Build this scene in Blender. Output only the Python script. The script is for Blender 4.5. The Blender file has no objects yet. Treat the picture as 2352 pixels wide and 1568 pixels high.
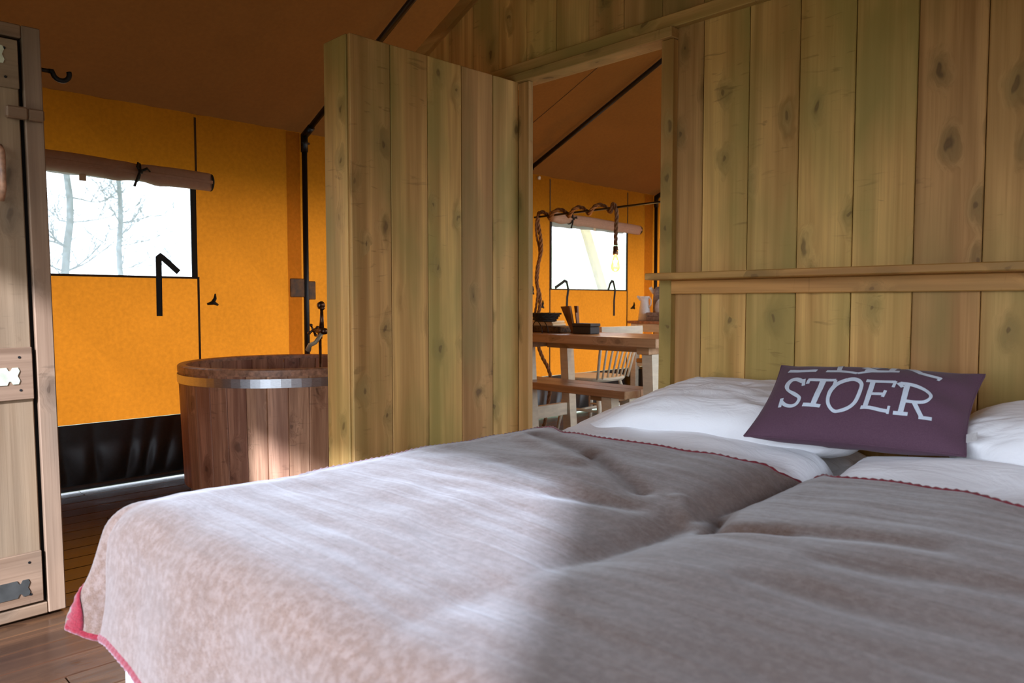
import bpy, math, random
from mathutils import Vector, Matrix, Euler, noise as mnoise
random.seed(7)
PI = math.pi
scene = bpy.context.scene
COL = scene.collection

# ------------------------------------------------------------------ camera
YAW, PITCH, FPX = math.radians(45.3), math.radians(3.0), 1700.0
cd = bpy.data.cameras.new('camera')
cam = bpy.data.objects.new('camera', cd)
COL.objects.link(cam)
cam.location = (0, 0, 1.0)
cam.rotation_euler = Euler((PI / 2 - PITCH, 0, YAW), 'XYZ')
cd.sensor_fit = 'HORIZONTAL'
cd.sensor_width = 36.0
cd.lens = 36.0 * FPX / 2352.0
cd.clip_start = 0.02
cd.clip_end = 400
cd.dof.use_dof = True
cd.dof.focus_distance = 3.0
cd.dof.aperture_fstop = 4.5
scene.camera = cam

# ------------------------------------------------------------------ sky, sun, exposure
SKY_STRENGTH = 3.4
world = bpy.data.worlds.new('overcast_sky')
scene.world = world
world.use_nodes = True
wn = world.node_tree
wn.nodes.clear()
wo = wn.nodes.new('ShaderNodeOutputWorld')
bg = wn.nodes.new('ShaderNodeBackground')
bg.inputs['Strength'].default_value = SKY_STRENGTH
tc = wn.nodes.new('ShaderNodeTexCoord')
sp = wn.nodes.new('ShaderNodeSeparateXYZ')
mr = wn.nodes.new('ShaderNodeMapRange')
mr.inputs[1].default_value = -0.05
mr.inputs[2].default_value = 0.6
mx = wn.nodes.new('ShaderNodeMix')
mx.data_type = 'RGBA'
mx.inputs[6].default_value = (0.86, 0.94, 1.06, 1)
mx.inputs[7].default_value = (0.74, 0.88, 1.08, 1)
wn.links.new(tc.outputs['Generated'], sp.inputs[0])
wn.links.new(sp.outputs[2], mr.inputs[0])
wn.links.new(mr.outputs[0], mx.inputs[0])
wn.links.new(mx.outputs[2], bg.inputs[0])
wn.links.new(bg.outputs[0], wo.inputs[0])

SUN_EL = math.radians(28.5)
sun_dir = Vector((-0.59 * math.cos(SUN_EL), 0.81 * math.cos(SUN_EL), -math.sin(SUN_EL)))
sl = bpy.data.lights.new('hazy_sun', 'SUN')
sl.energy = 7.6
sl.angle = math.radians(3.0)
sl.color = (0.74, 0.87, 1.14)
so = bpy.data.objects.new('hazy_sun', sl)
COL.objects.link(so)
so.location = (3, -5, 5)
so.rotation_euler = sun_dir.to_track_quat('-Z', 'Y').to_euler()

vs = scene.view_settings
scene.display_settings.display_device = 'sRGB'
vs.view_transform = 'Standard'
vs.look = 'None'
vs.exposure = 0.55
vs.gamma = 1.0
vs.use_curve_mapping = False
scene.cycles.max_bounces = 10
scene.cycles.diffuse_bounces = 6
scene.cycles.transmission_bounces = 8
scene.cycles.transparent_max_bounces = 12
scene.cycles.sample_clamp_indirect = 6.0

# ------------------------------------------------------------------ node helpers
def srgb(r, g, b):
    f = lambda c: (c / 255 / 12.92) if c / 255 <= 0.04045 else ((c / 255 + 0.055) / 1.055) ** 2.4
    return (f(r), f(g), f(b), 1)

class NT:
    def __init__(s, name):
        s.m = bpy.data.materials.new(name)
        s.m.use_nodes = True
        s.t = s.m.node_tree
        s.t.nodes.clear()
        s.out = s.t.nodes.new('ShaderNodeOutputMaterial')
    def n(s, typ, ins=None, **kw):
        nd = s.t.nodes.new(typ)
        for k, v in kw.items():
            setattr(nd, k, v)
        for k, v in (ins or {}).items():
            if isinstance(v, bpy.types.NodeSocket):
                s.t.links.new(v, nd.inputs[k])
            else:
                nd.inputs[k].default_value = v
        return nd
    def math(s, op, a, b=0.0, c=None, clamp=False):
        ins = {0: a, 1: b}
        if c is not None:
            ins[2] = c
        return s.n('ShaderNodeMath', ins, operation=op, use_clamp=clamp).outputs[0]
    def mix(s, f, a, b, mode='MIX'):
        return s.n('ShaderNodeMix', {0: f, 6: a, 7: b}, data_type='RGBA', blend_type=mode).outputs[2]
    def rng(s, v, a, b, c=0.0, d=1.0, smooth=False):
        return s.n('ShaderNodeMapRange', {0: v, 1: a, 2: b, 3: c, 4: d},
                   interpolation_type='SMOOTHSTEP' if smooth else 'LINEAR').outputs[0]
    def noise(s, vec, scale, detail=4.0, rough=0.55, dist=0.0):
        return s.n('ShaderNodeTexNoise', {'Vector': vec, 'Scale': scale, 'Detail': detail, 'Roughness': rough, 'Distortion': dist}).outputs[0]
    def coords(s, rand=True):
        v = s.n('ShaderNodeTexCoord').outputs['Object']
        if rand:
            r = s.n('ShaderNodeObjectInfo').outputs['Random']
            off = s.math('MULTIPLY', r, 53.0)
            cmb = s.n('ShaderNodeCombineXYZ', {0: off, 1: s.math('MULTIPLY', r, 31.0), 2: s.math('MULTIPLY', r, 17.0)}).outputs[0]
            v = s.n('ShaderNodeVectorMath', {0: v, 1: cmb}, operation='ADD').outputs[0]
        return v
    def scale(s, v, sc):
        return s.n('ShaderNodeMapping', {'Vector': v, 'Scale': sc}).outputs[0]
    def bump(s, h, strength=0.2, dist=0.01):
        return s.n('ShaderNodeBump', {'Height': h, 'Strength': strength, 'Distance': dist}).outputs[0]
    def principled(s, col, rough=0.6, metal=0.0, normal=None, spec=0.5, sheen=0.0, coat=0.0):
        ins = {'Base Color': col, 'Roughness': rough, 'Metallic': metal, 'Specular IOR Level': spec}
        if sheen:
            ins['Sheen Weight'] = sheen
            ins['Sheen Roughness'] = 0.5
        if coat:
            ins['Coat Weight'] = coat
        p = s.n('ShaderNodeBsdfPrincipled', ins)
        if normal is not None:
            s.t.links.new(normal, p.inputs['Normal'])
        return p.outputs[0]
    def done(s, sh):
        s.t.links.new(sh, s.out.inputs[0])
        return s.m

def wood(name, light, dark, tint, axis='Z', tint_amt=0.6, knots=1.0, rough=0.62, var=0.22, grain=0.5, spec=0.3, knot_col=None, knot_sc=1.0):
    n = NT(name)
    v = n.coords()
    ai = 'XYZ'.index(axis)
    def sc(across, along):
        s = [across] * 3
        s[ai] = along
        return tuple(s)
    rnd = n.n('ShaderNodeObjectInfo').outputs['Random']
    # knots
    sx = n.n('ShaderNodeSeparateXYZ', {0: v}).outputs
    oth = [i for i in range(3) if i != ai]
    flat = n.n('ShaderNodeCombineXYZ', {0: n.math('MULTIPLY', n.math('ADD', sx[oth[0]], sx[oth[1]]), 7.5 * knot_sc), 1: n.math('MULTIPLY', sx[ai], 4.2 * knot_sc)}).outputs[0]
    wob = n.n('ShaderNodeTexNoise', {'Vector': flat, 'Scale': 2.5, 'Detail': 2.0}).outputs[1]
    flat = n.n('ShaderNodeVectorMath', {0: flat, 1: n.n('ShaderNodeVectorMath', {0: wob, 3: 0.42}, operation='SCALE').outputs[0]}, operation='ADD').outputs[0]
    kv = n.n('ShaderNodeTexVoronoi', {'Vector': flat, 'Scale': 1.0, 'Randomness': 1.0}, voronoi_dimensions='2D')
    pick = n.rng(n.n('ShaderNodeSeparateColor', {0: kv.outputs['Color']}).outputs[0], 0.58, 0.63)
    kd = kv.outputs['Distance']
    halo = n.math('MULTIPLY', n.rng(kd, 0.36, 0.05, 0, 1, True), pick)
    ksz = n.rng(n.n('ShaderNodeSeparateColor', {0: kv.outputs['Color']}).outputs[1], 0, 1, 0.75, 2.3)
    core = n.math('MULTIPLY', n.rng(n.math('MULTIPLY', kd, ksz), 0.11, 0.045, 0, 1, True), pick)
    ring2 = n.math('MULTIPLY', n.math('MULTIPLY', n.math('SINE', n.math('MULTIPLY', kd, 95.0)), halo), 0.14, clamp=True)
    # grain, pushed aside round the knots
    push = n.n('ShaderNodeVectorMath', {0: v, 1: n.n('ShaderNodeCombineXYZ', {i: n.math('MULTIPLY', halo, 0.035) for i in range(3)}).outputs[0]}, operation='ADD').outputs[0]
    broad = n.noise(n.scale(push, sc(14, 0.55)), 1.0, 3, 0.5, 0.6)
    fine = n.noise(n.scale(push, sc(130, 2.2)), 1.0, 4, 0.6, 0.3)
    rings = n.n('ShaderNodeTexWave', {'Vector': n.scale(push, sc(1, 0.05)), 'Scale': 9.0, 'Distortion': 9.0, 'Detail': 3.0, 'Detail Scale': 1.2, 'Phase Offset': n.math('MULTIPLY', rnd, 40.0)}, bands_direction='DIAGONAL').outputs[1]
    blot = n.noise(n.scale(v, sc(5.0, 1.6)), 1.0, 3, 0.5)
    col = n.mix(n.rng(broad, 0.35, 0.68), light, dark)
    col = n.mix(n.math('MULTIPLY', n.rng(rings, 0.45, 1.0), grain * 0.45), col, dark)
    col = n.mix(n.math('MULTIPLY', n.rng(fine, 0.48, 0.75), grain), col, dark)
    if tint_amt:
        col = n.mix(n.math('MULTIPLY', n.rng(blot, 0.42, 0.66), tint_amt), col, tint)
    kc = knot_col or tuple([c * 0.25 for c in dark[:3]] + [1])
    if knots:
        col = n.mix(n.math('MULTIPLY', halo, 0.5 * knots), col, tuple([c * 0.55 for c in (tint if tint_amt else dark)[:3]] + [1]))
        col = n.mix(n.math('MULTIPLY', core, 0.62 * knots), col, kc)
    if knots:
        col = n.mix(n.math('MULTIPLY', ring2, knots), col, dark)
        # short checks across the board
        chk = n.noise(n.scale(v, sc(7.0, 34.0)), 1.0, 3, 0.5, 1.5)
        gate = n.rng(n.noise(n.scale(v, sc(3.0, 2.0)), 1.0, 1), 0.50, 0.60)
        col = n.mix(n.math('MULTIPLY', n.math('MULTIPLY', n.rng(chk, 0.62, 0.70), gate), 0.35 * knots), col, kc)
    val = n.rng(rnd, 0, 1, 1 - var, 1 + var * 0.6)
    col = n.n('ShaderNodeHueSaturation', {'Color': col, 'Value': val, 'Hue': n.rng(rnd, 0, 1, 0.492, 0.506)}).outputs[0]
    h = n.math('ADD', n.math('MULTIPLY', fine, 0.6), n.math('MULTIPLY', core, 0.5))
    return n.done(n.principled(col, rough, 0, n.bump(h, 0.25, 0.004), spec))

def plain(name, col, rough=0.5, metal=0.0, ns=30.0, var=0.12, bump=0.1, spec=0.5, coat=0.0, stretch=(1, 1, 1)):
    n = NT(name)
    v = n.scale(n.coords(), stretch)
    a = n.noise(v, ns, 5)
    d = tuple([c * (1 - var * 2.2) for c in col[:3]] + [1])
    l = tuple([min(1, c * (1 + var)) for c in col[:3]] + [1])
    c = n.mix(n.rng(a, 0.3, 0.7), d, l)
    return n.done(n.principled(c, n.rng(a, 0.3, 0.7, rough - 0.06, rough + 0.06), metal, n.bump(a, bump, 0.003), spec, 0, coat))

def canvas(name, diff, trans, weave=900.0, mottle=0.12, amount=0.7):
    n = NT(name)
    v = n.coords(False)
    w = n.noise(v, weave, 2)
    m = n.noise(v, 45.0, 4, 0.6)
    m2 = n.noise(v, 3.0, 3, 0.5)
    f = n.math('ADD', n.rng(m, 0.3, 0.7, 1 - mottle, 1 + mottle), n.rng(m2, 0.3, 0.7, -mottle * 0.6, mottle * 0.6))
    hs = lambda c: n.n('ShaderNodeHueSaturation', {'Color': c, 'Value': f}).outputs[0]
    nb = n.bump(n.math('ADD', w, n.math('MULTIPLY', m, 0.6)), 0.25, 0.0015)
    d = n.n('ShaderNodeBsdfDiffuse', {'Color': hs(diff), 'Normal': nb}).outputs[0]
    t = n.n('ShaderNodeBsdfTranslucent', {'Color': hs(trans), 'Normal': nb}).outputs[0]
    return n.done(n.n('ShaderNodeMixShader', {0: amount, 1: d, 2: t}).outputs[0])

M = {}
def build_materials():
    L, D, T = srgb(218, 170, 102), srgb(160, 117, 60), srgb(147, 129, 67)
    for ax in 'XYZ':
        M['pine' + ax] = wood('treated_pine_' + ax, L, D, T, ax, 0.75, 1.0)
    M['pine_dark'] = wood('stained_pine', srgb(206, 150, 84), srgb(150, 102, 50), srgb(140, 112, 58), 'X', 0.5, 0.8, 0.55)
    M['crate'] = wood('reclaimed_board', srgb(156, 126, 98), srgb(116, 88, 64), srgb(112, 96, 78), 'Z', 0.5, 0.8, 0.6, 0.08)
    M['crateY'] = wood('reclaimed_board_across', srgb(152, 122, 94), srgb(112, 84, 60), srgb(106, 90, 72), 'Y', 0.5, 0.8, 0.6, 0.08)
    M['cedar'] = wood('thermo_cedar', srgb(214, 160, 124), srgb(142, 96, 70), srgb(160, 108, 78), 'Z', 0.5, 0.9, 0.5, 0.06, 0.9, 0.35)
    M['cedar_rim'] = plain('cedar_rim', srgb(176, 128, 98), 0.45, 0, 40, 0.25, 0.2)
    M['floor'] = wood('floor_laminate', srgb(112, 76, 50), srgb(66, 42, 28), srgb(60, 42, 32), 'Y', 0.5, 0.5, 0.26, 0.25, 0.8, 0.6)
    M['table'] = wood('oiled_tabletop', srgb(200, 160, 122), srgb(150, 112, 76), srgb(168, 136, 100), 'X', 0.4, 0.7, 0.38, 0.12, 0.6, 0.5)
    M['cream'] = plain('cream_paint', srgb(214, 204, 180), 0.45, 0, 12, 0.06, 0.1, 0.4, 0, (1, 1, 4))
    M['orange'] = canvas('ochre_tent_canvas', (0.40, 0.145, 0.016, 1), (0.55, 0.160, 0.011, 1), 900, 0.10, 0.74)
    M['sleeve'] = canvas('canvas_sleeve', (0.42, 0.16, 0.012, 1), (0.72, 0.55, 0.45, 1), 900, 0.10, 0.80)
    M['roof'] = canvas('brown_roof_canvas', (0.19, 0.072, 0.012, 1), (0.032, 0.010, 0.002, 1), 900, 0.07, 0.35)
    M['roller'] = canvas('rolled_blind_canvas', (0.55, 0.38, 0.29, 1), (0.30, 0.17, 0.09, 1), 700, 0.06, 0.15)
    M['seam'] = plain('seam_binding', (0.07, 0.035, 0.015, 1), 0.8, 0, 200, 0.2)
    M['black'] = plain('black_webbing', (0.012, 0.014, 0.014, 1), 0.7, 0, 400, 0.2, 0.3)
    M['pole'] = plain('black_tube', (0.006, 0.006, 0.007, 1), 0.4, 0.2, 60, 0.2, 0.05)
    M['pad'] = plain('brown_clip', (0.20, 0.085, 0.02, 1), 0.6, 0, 30, 0.3)
    M['pvc'] = plain('black_pvc_skirt', (0.030, 0.033, 0.033, 1), 0.38, 0, 60, 0.15, 0.08, 0.7)
    M['track'] = plain('grey_skirt_track', (0.10, 0.11, 0.125, 1), 0.5, 0.0, 30, 0.1)
    M['steel'] = plain('brushed_steel', (0.66, 0.66, 0.66, 1), 0.42, 1.0, 60, 0.1, 0.08, 0.5, 0, (1, 1, 12))
    M['bronze'] = plain('aged_bronze', (0.16, 0.10, 0.07, 1), 0.35, 0.9, 50, 0.2)
    M['white'] = plain('white_enamel', (0.75, 0.75, 0.74, 1), 0.25, 0, 20, 0.03, 0.02)
    M['iron'] = plain('black_iron', (0.02, 0.02, 0.02, 1), 0.5, 0.6, 60, 0.2)
    M['zinc'] = plain('zinc_plate', (0.60, 0.59, 0.42, 1), 0.45, 0.2, 30, 0.1)
    M['zincd'] = plain('dull_zinc_plate', (0.07, 0.065, 0.055, 1), 0.5, 0.3, 30, 0.1)
    M['gap'] = plain('dark_backing', (0.01, 0.007, 0.005, 1), 0.9, 0, 10, 0.1)
    M['wicker'] = plain('dark_wicker', (0.035, 0.025, 0.018, 1), 0.7, 0, 150, 0.4, 0.6)
    M['bark'] = plain('bark_tray', (0.13, 0.075, 0.035, 1), 0.8, 0, 50, 0.5, 0.6)
    M['paper'] = plain('cream_paper', (0.70, 0.60, 0.42, 1), 0.7, 0, 20, 0.05)
    M['slatw'] = wood('dark_board', srgb(150, 96, 50), srgb(92, 50, 24), srgb(100, 60, 30), 'Z', 0.3, 0.3, 0.5)
    M['darkbox'] = plain('dark_card_box', (0.035, 0.025, 0.018, 1), 0.6, 0, 60, 0.2)
    M['crateg'] = plain('grey_wood_crate', (0.24, 0.18, 0.15, 1), 0.7, 0, 40, 0.25)
    M['rope'] = plain('jute_rope', (0.26, 0.13, 0.06, 1), 0.9, 0, 300, 0.4, 0.8)
    # linen
    n = NT('white_cotton')
    v = n.coords(False)
    f = n.noise(n.scale(v, (1, 1, 1)), 700, 2)
    w1 = n.noise(n.scale(v, (7, 16, 7)), 1.0, 4, 0.55, 1.2)
    M['cotton'] = n.done(n.principled(n.mix(f, (0.84, 0.84, 0.86, 1), (0.91, 0.91, 0.92, 1)), 0.8, 0,
                                      n.bump(n.math('ADD', n.math('MULTIPLY', w1, 1.0), n.math('MULTIPLY', f, 0.015)), 0.30, 0.02), 0.2, 0.15))
    # wool blanket
    n = NT('heather_wool')
    v = n.coords(False)
    a = n.noise(n.scale(v, (1, 1, 1)), 420, 3, 0.7)
    b = n.noise(v, 70, 3, 0.6)
    c = n.noise(n.scale(v, (2.0, 30, 8)), 1.0, 4, 0.6, 0.8)
    col = n.mix(n.rng(a, 0.35, 0.68), srgb(88, 66, 53), srgb(114, 90, 77))
    col = n.mix(n.math('MULTIPLY', n.rng(b, 0.42, 0.66), 0.45), col, srgb(132, 114, 106))
    col = n.mix(n.math('MULTIPLY', n.rng(c, 0.5, 0.72), 0.25), col, srgb(74, 56, 46))
    M['wool'] = n.done(n.principled(col, 0.95, 0, n.bump(n.math('ADD', n.math('MULTIPLY', a, 0.25), c), 0.35, 0.006), 0.12, 0.35))
    n = NT('red_wool_hem')
    v = n.coords(False)
    a = n.noise(v, 260, 3, 0.7)
    M['red'] = n.done(n.principled(n.mix(n.rng(a, 0.3, 0.7), srgb(92, 14, 24), srgb(126, 32, 42)), 0.95, 0, n.bump(a, 0.5, 0.004), 0.15, 0.3))
    n = NT('aubergine_cotton')
    v = n.coords(False)
    a = n.noise(v, 500, 2)
    w1 = n.noise(n.scale(v, (9, 5, 5)), 1.0, 3, 0.5, 0.8)
    M['plum'] = n.done(n.principled(n.mix(a, srgb(76, 51, 66), srgb(104, 75, 90)), 0.85, 0, n.bump(n.math('ADD', w1, n.math('MULTIPLY', a, 0.02)), 0.35, 0.015), 0.2, 0.1))
    M['print'] = plain('pale_print', srgb(206, 216, 228), 0.75, 0, 300, 0.04, 0.1, 0.2)
    # window foil, haze mixed in to make the view outside look blown out
    n = NT('hazed_window_foil')
    tr = n.n('ShaderNodeBsdfTransparent', {'Color': (0.92, 0.95, 0.94, 1)}).outputs[0]
    tl = n.n('ShaderNodeBsdfTranslucent', {'Color': (0.95, 0.98, 0.97, 1)}).outputs[0]
    gl = n.n('ShaderNodeBsdfGlossy', {'Color': (0.8, 0.8, 0.8, 1), 'Roughness': 0.15}).outputs[0]
    a = n.n('ShaderNodeMixShader', {0: 0.28, 1: tr, 2: tl}).outputs[0]
    M['pane'] = n.done(n.n('ShaderNodeMixShader', {0: 0.03, 1: a, 2: gl}).outputs[0])
    n = NT('filament_bulb_glass')
    tr = n.n('ShaderNodeBsdfTransparent', {'Color': (1.0, 0.80, 0.48, 1)}).outputs[0]
    gl = n.n('ShaderNodeBsdfGlossy', {'Color': (1, 0.85, 0.6, 1), 'Roughness': 0.05}).outputs[0]
    lw = n.n('ShaderNodeLayerWeight', {'Blend': 0.35}).outputs[1]
    M['bulb'] = n.done(n.n('ShaderNodeMixShader', {0: n.math('MULTIPLY', lw, 0.6), 1: tr, 2: gl}).outputs[0])
    n = NT('glowing_filament')
    M['glow'] = n.done(n.n('ShaderNodeEmission', {'Color': (1.0, 0.72, 0.35, 1), 'Strength': 14.0}).outputs[0])
    # outdoors
    n = NT('meadow_grass')
    v = n.coords(False)
    a = n.noise(v, 1.6, 6, 0.7)
    b = n.noise(v, 0.22, 3)
    col = n.mix(n.rng(a, 0.3, 0.7), (0.08, 0.11, 0.05, 1), (0.13, 0.15, 0.08, 1))
    col = n.mix(n.rng(b, 0.4, 0.6), col, (0.16, 0.15, 0.10, 1))
    M['grass'] = n.done(n.principled(col, 0.9, 0, n.bump(a, 0.6, 0.05), 0.1))
    M['slab'] = plain('pale_stone', (0.74, 0.71, 0.65, 1), 0.8, 0, 14, 0.08, 0.2)
    M['trunk'] = plain('birch_bark', (0.10, 0.11, 0.10, 1), 0.9, 0, 9, 0.35, 0.5)
    M['post'] = plain('peeled_log', (0.27, 0.20, 0.085, 1), 0.8, 0, 12, 0.15, 0.3)
    M['leaf'] = plain('bank_foliage', (0.50, 0.60, 0.33, 1), 0.9, 0, 2.5, 0.10, 0.2)
build_materials()

# ------------------------------------------------------------------ mesh helpers
class MB:
    def __init__(s):
        s.v, s.f = [], []
    def add(s, vs, fs, mat=None):
        o = len(s.v)
        s.v += [tuple(mat @ Vector(p)) if mat else tuple(p) for p in vs]
        s.f += [tuple(i + o for i in f) for f in fs]
        return s
    def box(s, x0, x1, y0, y1, z0, z1, ch=0.0, mat=None):
        """box with chamfered edges"""
        if ch <= 0:
            vs = [(x, y, z) for x in (x0, x1) for y in (y0, y1) for z in (z0, z1)]
            fs = [(0, 1, 3, 2), (4, 6, 7, 5), (0, 4, 5, 1), (2, 3, 7, 6), (0, 2, 6, 4), (1, 5, 7, 3)]
            return s.add(vs, fs, mat)
        c = min(ch, (x1 - x0) * .45, (y1 - y0) * .45, (z1 - z0) * .45)
        vs, idx = [], {}
        for ix, (X, sx) in enumerate(((x0, 1), (x1, -1))):
            for iy, (Y, sy) in enumerate(((y0, 1), (y1, -1))):
                for iz, (Z, sz) in enumerate(((z0, 1), (z1, -1))):
                    for a in range(3):
                        idx[(ix, iy, iz, a)] = len(vs)
                        p = [X + sx * c, Y + sy * c, Z + sz * c]
                        p[a] = (X, Y, Z)[a]
                        vs.append(tuple(p))
        fs = []
        for i in (0, 1):
            fs.append([idx[(i, 0, 0, 0)], idx[(i, 0, 1, 0)], idx[(i, 1, 1, 0)], idx[(i, 1, 0, 0)]][::1 if i == 0 else -1])
            fs.append([idx[(0, i, 0, 1)], idx[(1, i, 0, 1)], idx[(1, i, 1, 1)], idx[(0, i, 1, 1)]][::1 if i == 0 else -1])
            fs.append([idx[(0, 0, i, 2)], idx[(0, 1, i, 2)], idx[(1, 1, i, 2)], idx[(1, 0, i, 2)]][::1 if i == 0 else -1])
        for i in (0, 1):
            for j in (0, 1):
                q = [idx[(i, j, 0, 0)], idx[(i, j, 0, 1)], idx[(i, j, 1, 1)], idx[(i, j, 1, 0)]]
                fs.append(q if i != j else q[::-1])
                q = [idx[(i, 0, j, 0)], idx[(i, 0, j, 2)], idx[(i, 1, j, 2)], idx[(i, 1, j, 0)]]
                fs.append(q if i == j else q[::-1])
                q = [idx[(0, i, j, 1)], idx[(0, i, j, 2)], idx[(1, i, j, 2)], idx[(1, i, j, 1)]]
                fs.append(q if i != j else q[::-1])
        for i in (0, 1):
            for j in (0, 1):
                for k in (0, 1):
                    t = [idx[(i, j, k, 0)], idx[(i, j, k, 1)], idx[(i, j, k, 2)]]
                    fs.append(t if (i + j + k) % 2 else t[::-1])
        return s.add(vs, fs, mat)
    def tube(s, pts, r, n=10, caps=True, sq=1.0):
        pts = [Vector(p) for p in pts]
        rs = r if isinstance(r, (list, tuple)) else [r] * len(pts)
        up = None
        base = len(s.v)
        for i, p in enumerate(pts):
            d = (pts[min(i + 1, len(pts) - 1)] - pts[max(i - 1, 0)]).normalized()
            if up is None:
                up = d.orthogonal().normalized()
            else:
                up = (up - d * up.dot(d))
                up = up.normalized() if up.length > 1e-6 else d.orthogonal().normalized()
            sd = d.cross(up)
            for k in range(n):
                a = 2 * PI * k / n
                s.v.append(tuple(p + (up * math.cos(a) + sd * math.sin(a) * sq) * rs[i]))
        for i in range(len(pts) - 1):
            for k in range(n):
                a, b = base + i * n + k, base + i * n + (k + 1) % n
                s.f.append((a, b, b + n, a + n))
        if caps:
            s.f.append(tuple(base + k for k in range(n))[::-1])
            s.f.append(tuple(base + (len(pts) - 1) * n + k for k in range(n)))
        return s
    def lathe(s, prof, n=24, c=(0, 0, 0), a0=0.0, a1=2 * PI, closed=False):
        """prof = [(r, z)...] round the vertical axis"""
        full = abs(a1 - a0 - 2 * PI) < 1e-6
        m = n if full else n + 1
        base = len(s.v)
        for k in range(m):
            a = a0 + (a1 - a0) * k / n
            for r, z in prof:
                s.v.append((c[0] + r * math.cos(a), c[1] + r * math.sin(a), c[2] + z))
        L = len(prof)
        for k in range(n):
            k2 = (k + 1) % m
            for i in range(L if closed else L - 1):
                j = (i + 1) % L
                s.f.append((base + k * L + i, base + k2 * L + i, base + k2 * L + j, base + k * L + j))
        return s
    def grid(s, fn, nu, nv, closed=False):
        base = len(s.v)
        for j in range(nv + 1):
            for i in range(nu + 1):
                s.v.append(tuple(fn(i / nu, j / nv)))
        for j in range(nv):
            for i in range(nu):
                a = base + j * (nu + 1) + i
                s.f.append((a, a + 1, a + nu + 2, a + nu + 1))
        return s
    def prism(s, poly, d0, d1, axis='Y'):
        """poly in the plane across the axis"""
        def P(p, d):
            return {'Y': (p[0], d, p[1]), 'X': (d, p[0], p[1]), 'Z': (p[0], p[1], d)}[axis]
        n = len(poly)
        vs = [P(p, d0) for p in poly] + [P(p, d1) for p in poly]
        fs = [tuple(range(n)), tuple(range(n, 2 * n))[::-1]] + [(i, i + n, (i + 1) % n + n, (i + 1) % n) for i in range(n)]
        return s.add(vs, fs)
    def build(s, name, mat, parent=None, smooth=False, origin=None, solid=0.0):
        xs, ys, zs = zip(*s.v)
        if origin is None:
            origin = ((min(xs) + max(xs)) / 2, (min(ys) + max(ys)) / 2, (min(zs) + max(zs)) / 2)
        me = bpy.data.meshes.new(name)
        me.from_pydata([(a - origin[0], b - origin[1], c - origin[2]) for a, b, c in s.v], [], s.f)
        me.materials.append(M[mat] if isinstance(mat, str) else mat)
        if smooth:
            me.polygons.foreach_set('use_smooth', [True] * len(me.polygons))
        me.update()
        o = bpy.data.objects.new(name, me)
        COL.objects.link(o)
        o.location = origin
        if parent is not None:
            o.parent = parent
            o.location = Vector(origin) - Vector(WLOC.get(parent.name, (0, 0, 0)))
        WLOC[o.name] = tuple(origin)
        if smooth == 'auto':
            pass
        if solid:
            md = o.modifiers.new('thickness', 'SOLIDIFY')
            md.thickness = solid
            md.offset = 0
        return o
WLOC = {}

def fixn(o):
    """make the normals of a closed mesh point outwards"""
    import bmesh
    b = bmesh.new()
    b.from_mesh(o.data)
    bmesh.ops.recalc_face_normals(b, faces=b.faces)
    b.to_mesh(o.data)
    b.free()
    return o

def tag(o, label=None, cat=None, group=None, kind=None):
    for k, v in (('label', label), ('category', cat), ('group', group), ('kind', kind)):
        if v:
            o[k] = v
    return o

def thing(name, loc, label, cat, group=None, kind=None):
    o = bpy.data.objects.new(name, None)
    o.empty_display_size = 0.1
    COL.objects.link(o)
    o.location = loc
    WLOC[o.name] = tuple(loc)
    return tag(o, label, cat, group, kind)

def box(name, mat, parent, x0, x1, y0, y1, z0, z1, ch=0.002):
    return MB().box(min(x0, x1), max(x0, x1), min(y0, y1), max(y0, y1), min(z0, z1), max(z0, z1), ch).build(name, mat, parent)

def copy_to(o, loc, parent=None):
    c = o.copy()
    COL.objects.link(c)
    c.location = loc
    if parent is not None:
        c.parent = parent
    return c

def ss(a, b, x):
    t = max(0.0, min(1.0, (x - a) / (b - a)))
    return t * t * (3 - 2 * t)

def ns(x, y, z=0.0):
    return mnoise.noise(Vector((x, y, z)))

# ------------------------------------------------------------------ the setting
XW = -4.40           # canvas side wall with the windows
XE = 0.78            # opposite side wall
YF, YB = -0.60, 6.50  # open front and far end of the tent
YP = 2.45            # face of the plank wall
EAVE = 2.095
SLOPE = math.tan(math.radians(24.6))
XR = (XW + XE) / 2
RIDGE = EAVE + (XR - XW) * SLOPE
PW = 0.1815          # plank spacing

# floor of long boards
fl = thing('floor', (0, 0, 0), 'dark brown wooden plank floor running under the bed', 'floor', None, 'structure')
box('subfloor', 'gap', fl, XW, XE, YF - 0.4, YB, -0.06, -0.021, 0)
pw = 0.128
k = 0
x = XW + 0.01
first = {}
while x < XE - 0.02:
    off = (k * 0.83) % 2.1
    ycuts = [YF - 0.4] + [y for y in [YF - 0.4 + off + j * 2.1 for j in range(5)] if YF - 0.2 < y < YB - 0.1] + [YB]
    for a, b in zip(ycuts, ycuts[1:]):
        key = round(b - a, 2)
        if key not in first:
            first[key] = box('floor_board', 'floor', fl, x, x + pw - 0.003, a, b - 0.002, -0.02, 0.0, 0.0022)
        else:
            copy_to(first[key], (x + (pw - 0.003) / 2, (a + b) / 2, -0.01), fl)
    x += pw
    k += 1

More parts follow.
